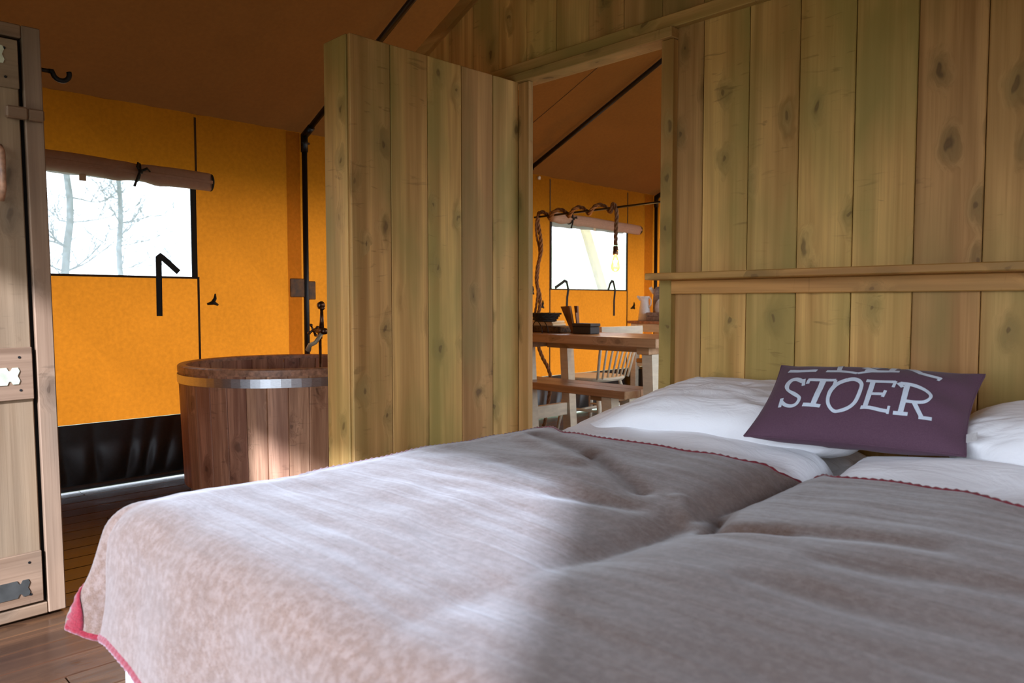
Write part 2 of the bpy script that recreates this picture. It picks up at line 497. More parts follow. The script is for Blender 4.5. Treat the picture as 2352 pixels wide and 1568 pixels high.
# canvas side wall with two windows
wl = thing('wall_left', (XW, 0, 0), 'ochre canvas tent side wall with two clear windows', 'wall', None, 'structure')
W1 = (0.66, 1.752, 1.146, 1.76)
W2 = (4.825, 5.94, 1.120, 1.76)
def canvas_panel(parent, y0, y1, z0, z1, x=XW, amp=0.006, mat='orange'):
    nu, nv = max(4, int((y1 - y0) / 0.05)), max(4, int((z1 - z0) / 0.06))
    def f(u, v):
        y, z = y0 + (y1 - y0) * u, z0 + (z1 - z0) * v
        e = min(1, min(u, 1 - u) * 8, min(v, 1 - v) * 8)
        return (x + amp * e * (ns(y * 1.7, z * 0.5, 3) + 0.5 * ns(y * 6, z * 1.5, 9)), y, z)
    return MB().grid(f, nu, nv).build('canvas_panel', mat, parent, True)
SK = 0.355
for y0, y1, z0, z1 in [(YF, W1[0], SK, EAVE), (W1[0], W1[1], SK, W1[2]), (W1[0], W1[1], W1[3], EAVE), (W1[1], 2.45, SK, EAVE),
                       (2.45, W2[0], SK, EAVE), (W2[0], W2[1], SK, W2[2]), (W2[0], W2[1], W2[3], EAVE), (W2[1], YB, SK, EAVE)]:
    canvas_panel(wl, y0, y1, z0, z1)
# doubled canvas where the frame posts are sleeved
for y0, y1 in ((2.325, 2.42), (6.22, 6.36)):
    def f(u, v, y0=y0, y1=y1):
        return (XW + 0.012 + 0.010 * math.sin(u * PI) + 0.003 * ns(u * 3, v * 4), y0 + (y1 - y0) * u, SK + (EAVE - 0.01 - SK) * v)
    MB().grid(f, 8, 24).build('canvas_sleeve', 'sleeve', wl, True)
for y, z0, z1 in ((W1[1] + 0.006, SK, W1[2]), (W1[1] + 0.006, W1[3], EAVE - .02), (W2[0] - 0.006, SK, EAVE - .02), (W2[1] + 0.006, SK, EAVE - .02), (W1[0] - .006, SK, EAVE - .02)):
    box('seam', 'seam', wl, XW + 0.001, XW + 0.006, y - 0.006, y + 0.006, z0, z1, 0.001)
# black groundsheet skirt with folds
def skirt(y0, y1):
    def f(u, v):
        y = y0 + (y1 - y0) * u
        z = 0.03 + (SK - 0.03) * v
        lean = y + 0.22 * (1 - v) * ns(y * 0.9, 2.0)
        d = 0.020 * math.sin(lean * 21 + 3 * ns(lean * 2, 0)) + 0.016 * ns(lean * 9, v * 0.7, 5)
        return (XW + 0.012 + abs(d) * math.sin(min(1, v * 1.4 + .1) * PI * .9), y, z)
    return MB().grid(f, int((y1 - y0) / 0.012), 14).build('groundsheet_skirt', 'pvc', wl, True)
skirt(YF, 2.43)
skirt(2.43, YB)
for y0, y1 in ((YF, 2.42), (2.44, YB)):
    bb = MB()
    bb.tube([(XW + 0.030, y0, 0.020), (XW + 0.030, y1, 0.020)], 0.014, 8)
    bb.build('skirt_rail', 'track', wl, True)

def make_window(num, W, hidden_top, tie_y, straps, label, roll, cap_y):
    y0, y1, z0, z1 = W
    w = thing('window_%d' % num, (XW, (y0 + y1) / 2, z0), label, 'window', None, 'structure')
    MB().grid(lambda u, v: (XW + 0.0005 + 0.002 * ns(u * 3, v * 3), y0 + (y1 - y0) * u, z0 + (z1 - z0) * v), 10, 6).build('window_pane', 'pane', w, True)
    box('bottom_binding', 'seam', w, XW - 0.002, XW + 0.007, y0 - .012, y1 + .012, z0 - 0.007, z0 + 0.005, 0.001)
    box('side_binding', 'black', w, XW - 0.003, XW + 0.010, y1 - 0.030 if num == 1 else y1 - .012, y1 + 0.002, z0, z1, 0.002)
    box('side_binding', 'black', w, XW - 0.003, XW + 0.010, y0 - 0.002, y0 + 0.014, z0, z1, 0.002)
    # rolled-up canvas blind
    r0, r1, za, zb, rad = roll
    n = 46
    def prof(t, a):
        y = r0 + (r1 - r0) * t
        pinch = sum(math.exp(-((y - q) / 0.05) ** 2) for q in tie_y)
        puff = sum(math.exp(-((y - q - 0.11) / 0.05) ** 2) + math.exp(-((y - q + 0.11) / 0.05) ** 2) for q in tie_y)
        r = rad * (1 - 0.16 * pinch + 0.06 * puff + 0.05 * ns(y * 5, math.cos(a) * 1.2, math.sin(a) * 1.2))
        r *= 1 + 0.03 * math.sin(a * 3 + y * 2)
        zc = za + (zb - za) * t - 0.006 * puff
        return (XW + 0.052 + r * math.cos(a) * 0.85, y, zc + r * math.sin(a))
    b = MB()
    b.grid(lambda u, v: prof(v, u * 2 * PI), 22, n)
    b.f.append(tuple(range(22))[::-1])
    b.f.append(tuple((n) * 23 + i for i in range(22)))
    rl = b.build('rolled_blind', 'roller', w, True)
    # loose edge of the roll
    MB().grid(lambda u, v: (XW + 0.052 + rad * 0.9 + 0.004 * math.sin(v * 9), r0 + (r1 - r0) * v, za + (zb - za) * v - rad * 0.25 + u * 0.018 + 0.004 * ns(v * 8, 3)), 3, 30).build('blind_edge', 'roller', rl, True, None, 0.003)
    c = MB()
    zc = zb
    c.tube([(XW + 0.052, cap_y - 0.002, zc), (XW + 0.052, cap_y + 0.010, zc)], rad * 0.96, 18, True)
    c.build('blind_end', 'black', rl, True)
    for q in tie_y:
        t = (q - r0) / (r1 - r0)
        zc = za + (zb - za) * t
        t_ = MB()
        ring = [(XW + 0.052 + (rad * 0.93) * math.cos(a) * 0.88, q + 0.006 * math.sin(a), zc + rad * 0.93 * math.sin(a)) for a in [i * 2 * PI / 20 for i in range(21)]]
        t_.tube(ring, 0.0075, 6, False, 0.4)
        fx = XW + 0.052 + rad * 0.86
        t_.tube([(fx, q, zc - 0.002), (fx + 0.016, q - 0.016, zc - 0.03), (fx + 0.01, q - 0.034, zc - 0.085)], [0.007, 0.006, 0.0075], 6)
        t_.tube([(fx, q, zc), (fx + 0.02, q + 0.03, zc + 0.016), (fx + 0.006, q + 0.05, zc + 0.004)], [0.007, 0.008, 0.004], 6)
        t_.tube([(fx, q, zc), (fx + 0.015, q - 0.018, zc + 0.022), (fx + 0.004, q - 0.01, zc + 0.045)], [0.007, 0.008, 0.006], 6)
        t_.tube([(fx + 0.004, q - 0.010, zc), (fx + 0.006, q + 0.010, zc)], 0.013, 8)
        t_.build('tie_ribbon', 'black', w, True)
    for pts, wd in straps:
        s_ = MB()
        for (a, b_) in zip(pts, pts[1:]):
            pass
        off = 0.0
        vs, fs = [], []
        P = [Vector((0, p[0], p[1])) for p in pts]
        for i, p in enumerate(P):
            d0 = (P[i] - P[i - 1]).normalized() if i else (P[1] - P[0]).normalized()
            d1 = (P[i + 1] - P[i]).normalized() if i < len(P) - 1 else d0
            d = (d0 + d1).normalized()
            m_ = Vector((0, -d.z, d.y))
            kk = 1 / max(0.5, m_.dot(Vector((0, -d0.z, d0.y))))
            for sgn in (-1, 1):
                for dx in (0.0, 0.003):
                    q = p + m_ * sgn * wd / 2 * kk
                    vs.append((XW + 0.012 + dx + 0.004 * math.sin(i), q.y, q.z))
        for i in range(len(P) - 1):
            a = i * 4
            for q0, q1 in ((0, 1), (1, 3), (3, 2), (2, 0)):
                fs.append((a + q0, a + q1, a + 4 + q1, a + 4 + q0))
        fs += [(0, 2, 3, 1), (a + 4, a + 5, a + 7, a + 6)]
        s_.add(vs, fs)
        fixn(s_.build('strap', 'black', w))
    return w
w1 = make_window(1, W1, 1.7, [1.42], [([(1.532, 0.924), (1.532, 1.10), (1.533, 1.252), (1.545, 1.262), (1.56, 1.252), (1.644, 1.175)], 0.032)],
                 'bright clear window in ochre canvas to the left of wooden tub, blind rolled up', (0.55, 1.815, 1.735, 1.700, 0.052), 1.815)
box('blind_tab', 'paper', w1, XW + 0.05, XW + 0.054, 1.135, 1.168, 1.635, 1.70, 0.001)
w2 = make_window(2, W2, 1.7, [5.02], [([(5.03, 0.90), (5.035, 1.05), (5.05, 1.115), (5.03, 1.185), (5.005, 1.195), (4.97, 1.175), (4.875, 1.13)], 0.026),
                                 ([(5.725, 0.874), (5.72, 1.02), (5.735, 1.12), (5.71, 1.20), (5.69, 1.205), (5.665, 1.18), (5.635, 1.118)], 0.026)],
                 'smaller clear window seen through the doorway above dining table', (4.78, 6.06, 1.745, 1.715, 0.046), 6.06)
box('blind_tab', 'paper', w2, XW + 0.05, XW + 0.054, 5.36, 5.39, 1.66, 1.70, 0.001)
MB().tube([(XW + 0.012, 4.655, EAVE - 0.03), (XW + 0.03, 4.66, EAVE - 0.03)], 0.016, 10).build('eave_peg', 'white', wl, True)
# small black tie toggles sewn on the canvas
tg_labels = ['black cloth toggle on canvas right of the large window', 'black cloth toggle on canvas just left of the far window',
             'black cloth toggle on canvas right of the far window', 'black cloth toggle on canvas behind door post, half hidden']
for i, (y, z) in enumerate([(1.837, 1.013), (4.701, 0.981), (6.031, 0.965), (4.575, 1.10)]):
    t_ = MB()
    x0 = XW + 0.012
    t_.tube([(x0, y - 0.034, z - 0.022), (x0 + 0.012, y, z - 0.012), (x0, y + 0.030, z - 0.026)], [0.006, 0.014, 0.007], 6)
    t_.tube([(x0 + .004, y - 0.004, z - 0.015), (x0 + 0.010, y + 0.010, z + 0.012), (x0 + .004, y + 0.014, z + 0.040)], [0.013, 0.010, 0.004], 6)
    o = t_.build('canvas_toggle', 'black', None, True)
    tag(o, tg_labels[i], 'toggle', 'toggles on the canvas wall')

# roof canvas
rf = thing('ceiling', (XR, 2.5, RIDGE), 'brown canvas tent roof sloping up from the side wall', 'ceiling', None, 'structure')
def roof_panel(side, y0, y1):
    xo = XW - 0.70 if side < 0 else XE + 0.12
    def f(u, v):
        x = xo + (XR - xo) * v
        y = y0 + (y1 - y0) * u
        z = EAVE + (x - XW if side < 0 else XE - x) * SLOPE
        inside = max(0.0, min(1.0, (x - XW) / (XR - XW) if side < 0 else (XE - x) / (XE - XR)))
        sag = 0.045 * math.sin(u * PI) * math.sin(inside * PI)
        e = min(1, u * 9, (1 - u) * 9)
        wr = 0.006 * e * ns(x * 1.2 + y * 2.0, y * 1.2, 4) + 0.0035 * e * math.sin((y - y0) * 26 + 5 * ns(x * .8, y)) * math.exp(-((inside - .0) / .25) ** 2)
        return (x, y, z - sag + wr)
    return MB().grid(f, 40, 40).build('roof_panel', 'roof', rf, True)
for y0, y1 in ((YF - 0.25, 2.43), (2.43, 4.45), (4.45, YB + 0.3)):
    for sd in (-1, 1):
        roof_panel(sd, y0, y1)
for y in (3.62,):
    sb = MB()
    sb.tube([(XW + 0.02, y, EAVE + 0.003), (XR, y, RIDGE - 0.01)], 0.004, 5)
    # (runs just under the canvas as a stitched seam)
for y in (4.02,):
    pts = []
    y0, y1 = (2.43, 4.45) if y > 2 else (YF - .25, 2.43)
    for i in range(15):
        v = i / 14
        x = XW + 0.02 + (XR - XW) * v * 0.98
        ins = (x - XW) / (XR - XW)
        pts.append((x, y, EAVE + (x - XW) * SLOPE - 0.045 * math.sin((y - y0) / (y1 - y0) * PI) * math.sin(ins * PI) - 0.004))
    MB().tube(pts, 0.002, 5).build('roof_seam', 'seam', rf, True)

# far end wall, open front, opposite side wall (all canvas)
we = thing('wall_back', (XR, YB, 0), 'ochre canvas end wall behind the kitchen sideboard', 'wall', None, 'structure')
EX0, EX1, EZ0, EZ1 = -3.0, 0.4, 0.85, 1.95
for poly in ([(XW, 0.0), (EX0, 0.0), (EX0, EZ1), (XW, EZ1)], [(EX1, 0.0), (XE, 0.0), (XE, EZ1), (EX1, EZ1)], [(EX0, 0.0), (EX1, 0.0), (EX1, EZ0), (EX0, EZ0)],
             [(XW, EZ1), (XE, EZ1), (XE, EAVE), (XR, RIDGE), (XW, EAVE)]):
    MB().add([(a, YB, b) for a, b in poly], [tuple(range(len(poly)))]).build('canvas_panel', 'orange', we)
w3 = thing('window_3', ((EX0 + EX1) / 2, YB, EZ0), 'wide foil window added in the far end wall to light the dining corner', 'window', None, 'structure')  # added out of view, lets in light for the dining corner
MB().grid(lambda u, v: (EX0 + (EX1 - EX0) * u, YB + 0.001, EZ0 + (EZ1 - EZ0) * v), 8, 4).build('window_pane', 'pane', w3)
wf = thing('wall_front', (XR, YF, 0), 'brown canvas front wall behind the camera with a wide open entrance', 'wall', None, 'structure')
OX0, OX1, OZ = -2.70, 0.27, 1.80
for poly in ([(XW, 0.0), (OX0, 0.0), (OX0, OZ), (XW, OZ)], [(OX1, 0.0), (XE, 0.0), (XE, OZ), (OX1, OZ)], [(XW, OZ), (XE, OZ), (XE, EAVE), (XR, RIDGE), (XW, EAVE)]):
    MB().add([(a, YF, b) for a, b in poly], [tuple(range(len(poly)))]).build('canvas_panel', 'roof', wf)  # brown roof canvas on this unseen wall keeps orange light down
wr_ = thing('wall_outer', (XE, 3, 0), 'brown canvas side wall opposite the windows with an open terrace door', 'wall', None, 'structure')
for y0, y1, z0, z1 in [(YF, -0.1, SK, EAVE), (-0.1, 1.9, SK, 0.98), (-0.1, 1.9, 1.48, EAVE), (1.9, 2.75, SK, EAVE), (6.2, YB, SK, EAVE), (2.75, 6.2, 2.04, EAVE)]:
    canvas_panel(wr_, y0, y1, z0, z1, XE, 0.006, 'roof')  # darker roof canvas, so this unseen wall bounces less light
for y0, y1 in ((YF, 2.75), (6.2, YB)):
    box('groundsheet_skirt', 'pvc', wr_, XE - 0.004, XE + 0.004, y0, y1, 0.0, SK, 0)

# tent frames (black steel tube)
pt = 0.018
frame_labels = ['black tent frame with pole rising behind the wooden tub', 'black tent frame whose rafter crosses the doorway view', 'black tent frame standing at the far kitchen corner']
for i, y in enumerate((2.435, 4.45, 6.37)):
    t = thing('tent_frame', (XW + 0.04, y, 0), frame_labels[i], 'tent pole', 'black steel tent frames')
    xa = XW + 0.045
    MB().tube([(xa, y, 0.0), (xa, y, EAVE - 0.05)], pt, 12).build('upright', 'pole', t, True)
    MB().tube([(XE - 0.045, y, 0.0), (XE - 0.045, y, EAVE - 0.05)], pt, 12).build('upright', 'pole', t, True)
    dz = -0.045
    MB().tube([(xa, y, EAVE + 0.045 * SLOPE + dz), (XR, y, RIDGE + dz)], pt, 12).build('rafter', 'pole', t, True)
    MB().tube([(XE - 0.045, y, EAVE + 0.045 * SLOPE + dz), (XR, y, RIDGE + dz)], pt, 12).build('rafter', 'pole', t, True)
    j = MB()
    j.tube([(xa, y, EAVE - 0.13), (xa, y, EAVE - 0.02)], pt * 1.3, 12)
    j.tube([(xa - .005, y, EAVE - 0.03), (xa + 0.09, y, EAVE + 0.012)], pt * 1.3, 12)
    j.tube([(xa + 0.012, y - 0.028, EAVE - 0.075), (xa + 0.012, y + 0.028, EAVE - 0.075)], 0.007, 8)
    j.build('corner_joint', 'pole', t, True)
    if i == 0:
        for s_, dy in ((-1, 0), (1, 0)):
            c = MB().box(xa - 0.006, xa + 0.006, y + (-0.115 if s_ < 0 else 0.012), y + (-0.012 if s_ < 0 else 0.066), 1.02 if s_ > 0 else 1.035, 1.14 if s_ > 0 else 1.155, 0.005)
            c.build('pole_clip', 'pad', t)

# ------------------------------------------------------------------ wooden walls
wrt = thing('wall_right', (-1.0, YP, 0), 'greenish pine plank wall behind the bed pillows', 'wall', None, 'structure')
TH = 0.020
def seam_x(k):
    return -1.474 + PW * k
def plank_mesh(w, h):
    """vertical board, chamfered into V joints, face towards -Y"""
    return MB().box(-w / 2 + 0.0012, w / 2 - 0.0012, 0, TH, -h / 2, h / 2, 0.0028)
ZH = 2.055
base_lower = None
for k in range(0, 13):
    xc = seam_x(k) + PW / 2
    if xc > XE - 0.02:
        break
    if k == 0:
        base_lower = plank_mesh(PW, ZH).build('plank', 'pineZ', wrt, False, (0, 0, 0))
        base_lower.location = (xc - (-1.0), 0.0, ZH / 2)
    else:
        copy_to(base_lower, (xc + 1.0, random.uniform(-0.0012, 0.0012), ZH / 2), wrt)
o = MB().box(-1.586, seam_x(0) - 0.001, YP, YP + TH, 0, ZH, 0.0028).build('plank', 'pineZ', wrt)
# gable boards above the door head, cut along the slope
def gable_top(x):
    return 2.477 + (x + 2.781) * 0.452 if x < XR else 2.477 + (XR + 2.781) * 0.452 - (x - XR) * 0.452
for k in range(-14, 13):
    xa, xb = seam_x(k) + 0.0012, seam_x(k + 1) - 0.0012
    if xa < -3.97 or xb > XE:
        continue
    zb = 2.045 if xa > -2.63 else 1.9
    MB().prism([(xa, zb), (xb, zb), (xb, gable_top(xb)), (xa, gable_top(xa))], YP + random.uniform(-.001, .001), YP + TH).build('plank', 'pineZ', wrt)
# lower boards left of the doorway, beyond the partition
for k in range(-14, -5):
    xa = seam_x(k)
    if xa < -3.48:      # the boards stop short of the tub
        continue
    copy_to(base_lower, (xa + PW / 2 + 1.0, 0.0, ZH / 2 - 0.15), wrt)
# back face boards of the wall
# strips added behind the joints so no daylight leaks between the planks
for k in range(-14, 13):
    xj = seam_x(k)
    if xj < -3.9 or xj > XE - 0.03:
        continue
    top = gable_top(xj) - 0.02
    box('joint_light_stop', 'pineZ', wrt, xj - 0.018, xj + 0.018, YP + TH + 0.002, YP + TH + 0.008, 1.92 if xj < -3.4 else (0.0 if (xj > -1.58 or xj < -2.5) else 2.09), top, 0.001)
gt = thing('trim_1', (-2.8, YP, 2.4), 'sloping pine batten along the gable edge under the brown roof', 'trim', None, 'structure')
def sloped(xa, xb, lo, hi, y0, y1, name, par):
    MB().prism([(xa, gable_top(xa) + lo), (xb, gable_top(xb) + lo), (xb, gable_top(xb) + hi), (xa, gable_top(xa) + hi)], y0, y1).build(name, 'pineX', par)
sloped(-3.97, XR, -0.055, 0.012, YP - 0.028, YP + 0.02, 'batten', gt)
sloped(XR, XE - .02, -0.055, 0.012, YP - 0.028, YP + 0.02, 'batten', gt)

dr = thing('door_1', (-1.95, YP, 0), 'open doorway in the pine wall framed by pale timber posts', 'doorway', None, 'structure')
box('header', 'pineX', dr, -2.60, XE - 0.03, 2.418, 2.50, 2.032, 2.082, 0.003)
box('lower_header', 'pineX', dr, -2.545, -1.582, 2.400, 2.50, 1.992, 2.031, 0.003)
box('door_post', 'pineZ', dr, -1.637, -1.584, 2.418, 2.50, 0, 1.991, 0.003)
box('door_post', 'pineZ', dr, -2.403, -2.338, 2.418, 2.449, 0, 1.991, 0.003)

wm = thing('wall_middle', (-2.49, 2.0, 0), 'thick pine partition standing between bed and wooden tub', 'wall', None, 'structure')
PT = 1.995
YE = 1.530
pb = None
for k in range(5):
    y0 = YE + 0.0015 + k * PW
    y1 = min(y0 + PW, 2.418)
    if k < 4:
        if pb is None:
            pb = MB().box(-2.418, -2.400, y0 + 0.001, y1 - 0.001, 0, PT, 0.0028).build('plank', 'pineZ', wm)
        else:
            copy_to(pb, Vector(pb.location) + Vector((random.uniform(-.001, .001), k * PW, 0)), wm)
        copy_to(pb, Vector(pb.location) + Vector((-0.157, k * PW, 0)), wm)
    else:
        box('plank', 'pineZ', wm, -2.418, -2.400, y0 + 0.001, y1 - 0.001, 0, PT, 0.0028)
        box('plank', 'pineZ', wm, -2.575, -2.557, y0 + 0.001, y1 - 0.001, 0, PT, 0.0028)
box('end_board', 'pineZ', wm, -2.575, -2.420, YE - 0.004, YE + 0.016, 0, PT, 0.003)
box('top_board', 'pineY', wm, -2.556, -2.419, YE + 0.017, 2.418, PT - 0.03, PT - 0.001, 0.002)
for y in (1.6, 2.33):
    box('stud', 'pineZ', wm, -2.555, -2.420, y, y + 0.045, 0, PT - 0.031, 0)

sh = thing('wall_shelf', (-0.6, YP, 1.08), 'long narrow pine shelf on a batten across the plank wall', 'shelf')
box('shelf_board', 'pine_dark', sh, -1.635, XE - 0.05, 2.318, YP - 0.0015, 1.085, 1.110, 0.003)
box('shelf_batten', 'pine_dark', sh, -1.587, XE - 0.05, 2.422, YP - 0.0015, 1.033, 1.0845, 0.003)

# ------------------------------------------------------------------ wardrobe
FX = -2.69
cb = thing('wardrobe', (FX - 0.27, 0.2, 0), 'tall weathered timber wardrobe at the left edge with turn latch and hinges', 'wardrobe')
CT = 1.835
box('frame_stile', 'crate', cb, FX - 0.028, FX, 0.572, 0.622, 0.0, CT, 0.003)
box('frame_stile', 'crate', cb, FX - 0.028, FX, -0.45, -0.40, 0.0, CT, 0.003)
box('top_rail', 'crateY', cb, FX - 0.028, FX, -0.399, 0.571, CT - 0.040, CT, 0.003)
box('bottom_rail', 'crateY', cb, FX - 0.028, FX, -0.399, 0.571, 0.0, 0.036, 0.003)
box('side_panel', 'crate', cb, FX - 0.54, FX - 0.029, 0.600, 0.622, 0.0, CT, 0.003)
box('side_panel', 'crate', cb, FX - 0.54, FX - 0.029, -0.45, -0.428, 0.0, CT, 0.003)
box('back_panel', 'crate', cb, FX - 0.56, FX - 0.541, -0.45, 0.622, 0.0, CT, 0.003)
box('top_panel', 'crateY', cb, FX - 0.54, FX - 0.029, -0.427, 0.599, CT - 0.03, CT - 0.005, 0.003)
box('interior', 'gap', cb, FX - 0.53, FX - 0.03, -0.42, 0.595, 0.02, CT - 0.04, 0)
D1 = 0.560
dd = thing('door', (FX, 0.1, 0.9), None, None)
dd.parent = cb
dd.location = Vector((FX, 0.1, 0.9)) - Vector(cb.location)
WLOC[dd.name] = (FX, 0.1, 0.9)
for y0, y1 in ((-0.385, -0.15), (-0.148, 0.09), (0.092, 0.325), (0.327, D1)):
    box('door_board', 'crate', dd, FX - 0.026, FX - 0.008, y0, y1, 0.045, CT - 0.050, 0.003)
for z0, z1 in ((0.045, 0.207), (0.690, 0.852), (1.640, CT - 0.050)):
    box('ledge', 'crateY', dd, FX - 0.0075, FX + 0.004, -0.385, D1, z0, z1, 0.002)
    for yy in (0.525,):
        for zz in (z0 + 0.03, z1 - 0.03):
            MB().tube([(FX + 0.003, yy, zz), (FX + 0.0055, yy, zz)], 0.004, 8).build('nail', 'iron', dd)
def hinge_plate(z, mat):
    h = 0.027
    pts = [(0.20, -h), (0.49, -h), (0.495, -h * .6), (0.500, -h * .6), (0.505, -h * .95), (0.520, -h * .95), (0.524, -h * .55), (0.518, 0),
           (0.524, h * .55), (0.520, h * .95), (0.505, h * .95), (0.500, h * .6), (0.495, h * .6), (0.49, h), (0.20, h)]
    fixn(MB().prism([(a, z + b) for a, b in pts], FX + 0.0042, FX + 0.0072, 'X').build('hinge', mat, cb))
hinge_plate(0.765, 'zinc')
hinge_plate(0.100, 'zincd')
hinge_plate(1.735, 'zinc')
lt = MB()
lt.box(FX + 0.0045, FX + 0.034, 0.517, 0.574, 1.546, 1.582, 0.005)
lt.box(FX + 0.0010, FX + 0.030, 0.574, 0.618, 1.546, 1.582, 0.005)
lt.build('turn_latch', 'crateY', cb)
hd = MB()
hd.tube([(FX + 0.008, 0.500, 1.46), (FX + 0.03, 0.502, 1.44), (FX + 0.032, 0.500, 1.33), (FX + 0.008, 0.498, 1.30)], 0.009, 8)
hd.build('handle', 'cedar_rim', cb, True)
hk = MB()
hy = 0.622
hk.tube([(-2.78, hy, 1.735), (-2.78, hy + 0.04, 1.735)], 0.007, 8)
cy, cz, rr = hy + 0.075, 1.735, 0.024
hk.tube([(-2.78, hy + 0.04, 1.735), (-2.78, cy - rr, cz + 0.001)] + [(-2.78, cy - rr * math.cos(a), cz - rr * math.sin(a)) for a in [i * 0.25 for i in range(1, 15)]], 0.008, 8)
hk.build('coat_hook', 'iron', cb, True)
# it stands very slightly out of plumb
cb.rotation_euler = (0.012, 0, 0)
cb.location.y += 0.006
cb.location.z += 0.006

# ------------------------------------------------------------------ wooden bath tub
tc_ = (-3.79, 1.985)
tb = thing('bath_tub', (tc_[0], tc_[1], 0), 'round wooden bath tub of brown staves with a steel hoop', 'bathtub')
RT, RB, ZT = 0.545, 0.523, 0.655
NS = 34
st0 = None
for i in range(NS):
    a = 2 * PI * i / NS
    hw = PI / NS * 0.985
    if st0 is None:
        vs = []
        for z in (0.055, ZT):
            R = RB + (RT - RB) * (z / ZT)
            for r_ in (R, R - 0.032):
                for an in (-hw, -hw * 0.93, 0, hw * .93, hw):
                    e = 0.0025 if abs(an) > hw * 0.97 else 0.0
                    rr_ = (r_ - e) if r_ == R else (r_ + e)
                    vs.append((rr_ * math.cos(an), rr_ * math.sin(an), z))
        fs = []
        for j in range(4):
            fs.append((j, j + 1, j + 11, j + 10))
            fs.append((j + 5, j + 15, j + 16, j + 6))
            fs.append((j + 10, j + 11, j + 16, j + 15))
            fs.append((j, j + 5, j + 6, j + 1))
        fs += [(0, 10, 15, 5), (4, 9, 19, 14)]
        st0 = fixn(MB().add(vs, fs).build('stave', 'cedar', tb, False, (0, 0, 0)))
        st0.location = (0, 0, 0)
    else:
        c = copy_to(st0, (0, 0, 0), tb)
        c.rotation_euler = (0, 0, a)
# rounded rim
MB().lathe([(RT + 0.0030, ZT - 0.012), (RT + 0.0045, ZT + 0.010), (RT + 0.0035, ZT + 0.018), (RT - 0.004, ZT + 0.024), (RT - 0.030, ZT + 0.024), (RT - 0.038, ZT + 0.018), (RT - 0.038, ZT + 0.0005), (RT + 0.001, ZT + 0.0005)],
           72, (tc_[0], tc_[1], 0), closed=True).build('rim', 'cedar_rim', tb, False)
fixn(tb.children[-1])
MB().lathe([(RT + 0.0015, 0.588), (RT + 0.0045, 0.588), (RT + 0.006, 0.632), (RT + 0.003, 0.632)], 72, (tc_[0], tc_[1], 0), closed=True).build('hoop', 'steel', tb, False)
fixn(tb.children[-1])
MB().lathe([(RB + 0.004, 0.175), (RB + 0.0075, 0.175), (RB + 0.009, 0.215), (RB + 0.006, 0.215)], 72, (tc_[0], tc_[1], 0), closed=True)
MB().lathe([(0.0, 0.10), (RB - 0.034, 0.10), (RB - 0.034, 0.12), (0.0, 0.12)], 48, (tc_[0], tc_[1], 0)).build('tub_floor', 'cedar_rim', tb)
MB().lathe([(RB - 0.05, 0.0), (RB - 0.03, 0.0), (RB - 0.03, 0.054), (RB - 0.05, 0.054)], 48, (tc_[0], tc_[1], 0), closed=True).build('plinth', 'cedar_rim', tb)

# tap standing at the tub
tx, ty = -3.845, 2.24
tp = thing('bath_tap', (tx, ty, 0.12), 'bronze bath tap with cross handle rising out of the wooden tub', 'tap')
MB().tube([(tx - .012, ty, 0.122), (tx - .012, ty, 0.80)], 0.009, 10).build('riser_pipe', 'bronze', tp, True)
b = MB()
b.tube([(tx + 0.05, ty, 0.835), (tx + 0.0, ty, 0.835), (tx - 0.05, ty, 0.835)], [0.018, 0.022, 0.012], 12)
b.tube([(tx - .012, ty, 0.79), (tx - .012, ty, 0.845)], 0.014, 10)
b.tube([(tx + .005, ty, 0.845), (tx + .01, ty, 0.90), (tx + .01, ty, 0.955)], [0.016, 0.012, 0.009], 10)
b.build('mixer_body', 'bronze', tp, True)
for dx, sgn in ((-0.07, -1),):
    h = MB()
    h.tube([(tx - 0.045, ty, 0.835), (tx - 0.095, ty, 0.840)], 0.008, 8)
    for a in (0.5, 0.5 + PI / 2):
        dy_, dz_ = math.cos(a) * 0.032, math.sin(a) * 0.034
        h.tube([(tx - 0.088, ty - dy_, 0.838 - dz_), (tx - 0.088, ty + dy_, 0.838 + dz_)], [0.008, 0.005, 0.008][0:2], 8)
        for s_ in (-1, 1):
            h.tube([(tx - 0.095 , ty + s_ * dy_, 0.838 + s_ * dz_), (tx - 0.080, ty + s_ * dy_, 0.838 + s_ * dz_)], 0.0085, 8)
    h.build('cross_handle', 'bronze', tp, True)
b = MB()
b.tube([(tx - 0.01, ty, 0.985), (tx + 0.01, ty, 0.985)], [0.020, 0.024], 12)
b.tube([(tx - 0.018, ty, 0.972), (tx + 0.03, ty, 0.968)], 0.010, 10)
b.tube([(tx + .01, ty, 0.955), (tx + .012, ty, 0.985)], 0.010, 8)
b.build('hand_shower', 'bronze', tp, True)
b = MB()
b.tube([(tx + 0.02, ty, 0.83), (tx + 0.02, ty - 0.05, 0.77), (tx - 0.015, ty - .065, 0.755), (tx - 0.035, ty - .065, 0.725)], [0.012, 0.012, 0.013, 0.017], 10)
b.build('spout', 'zinc', tp, True)

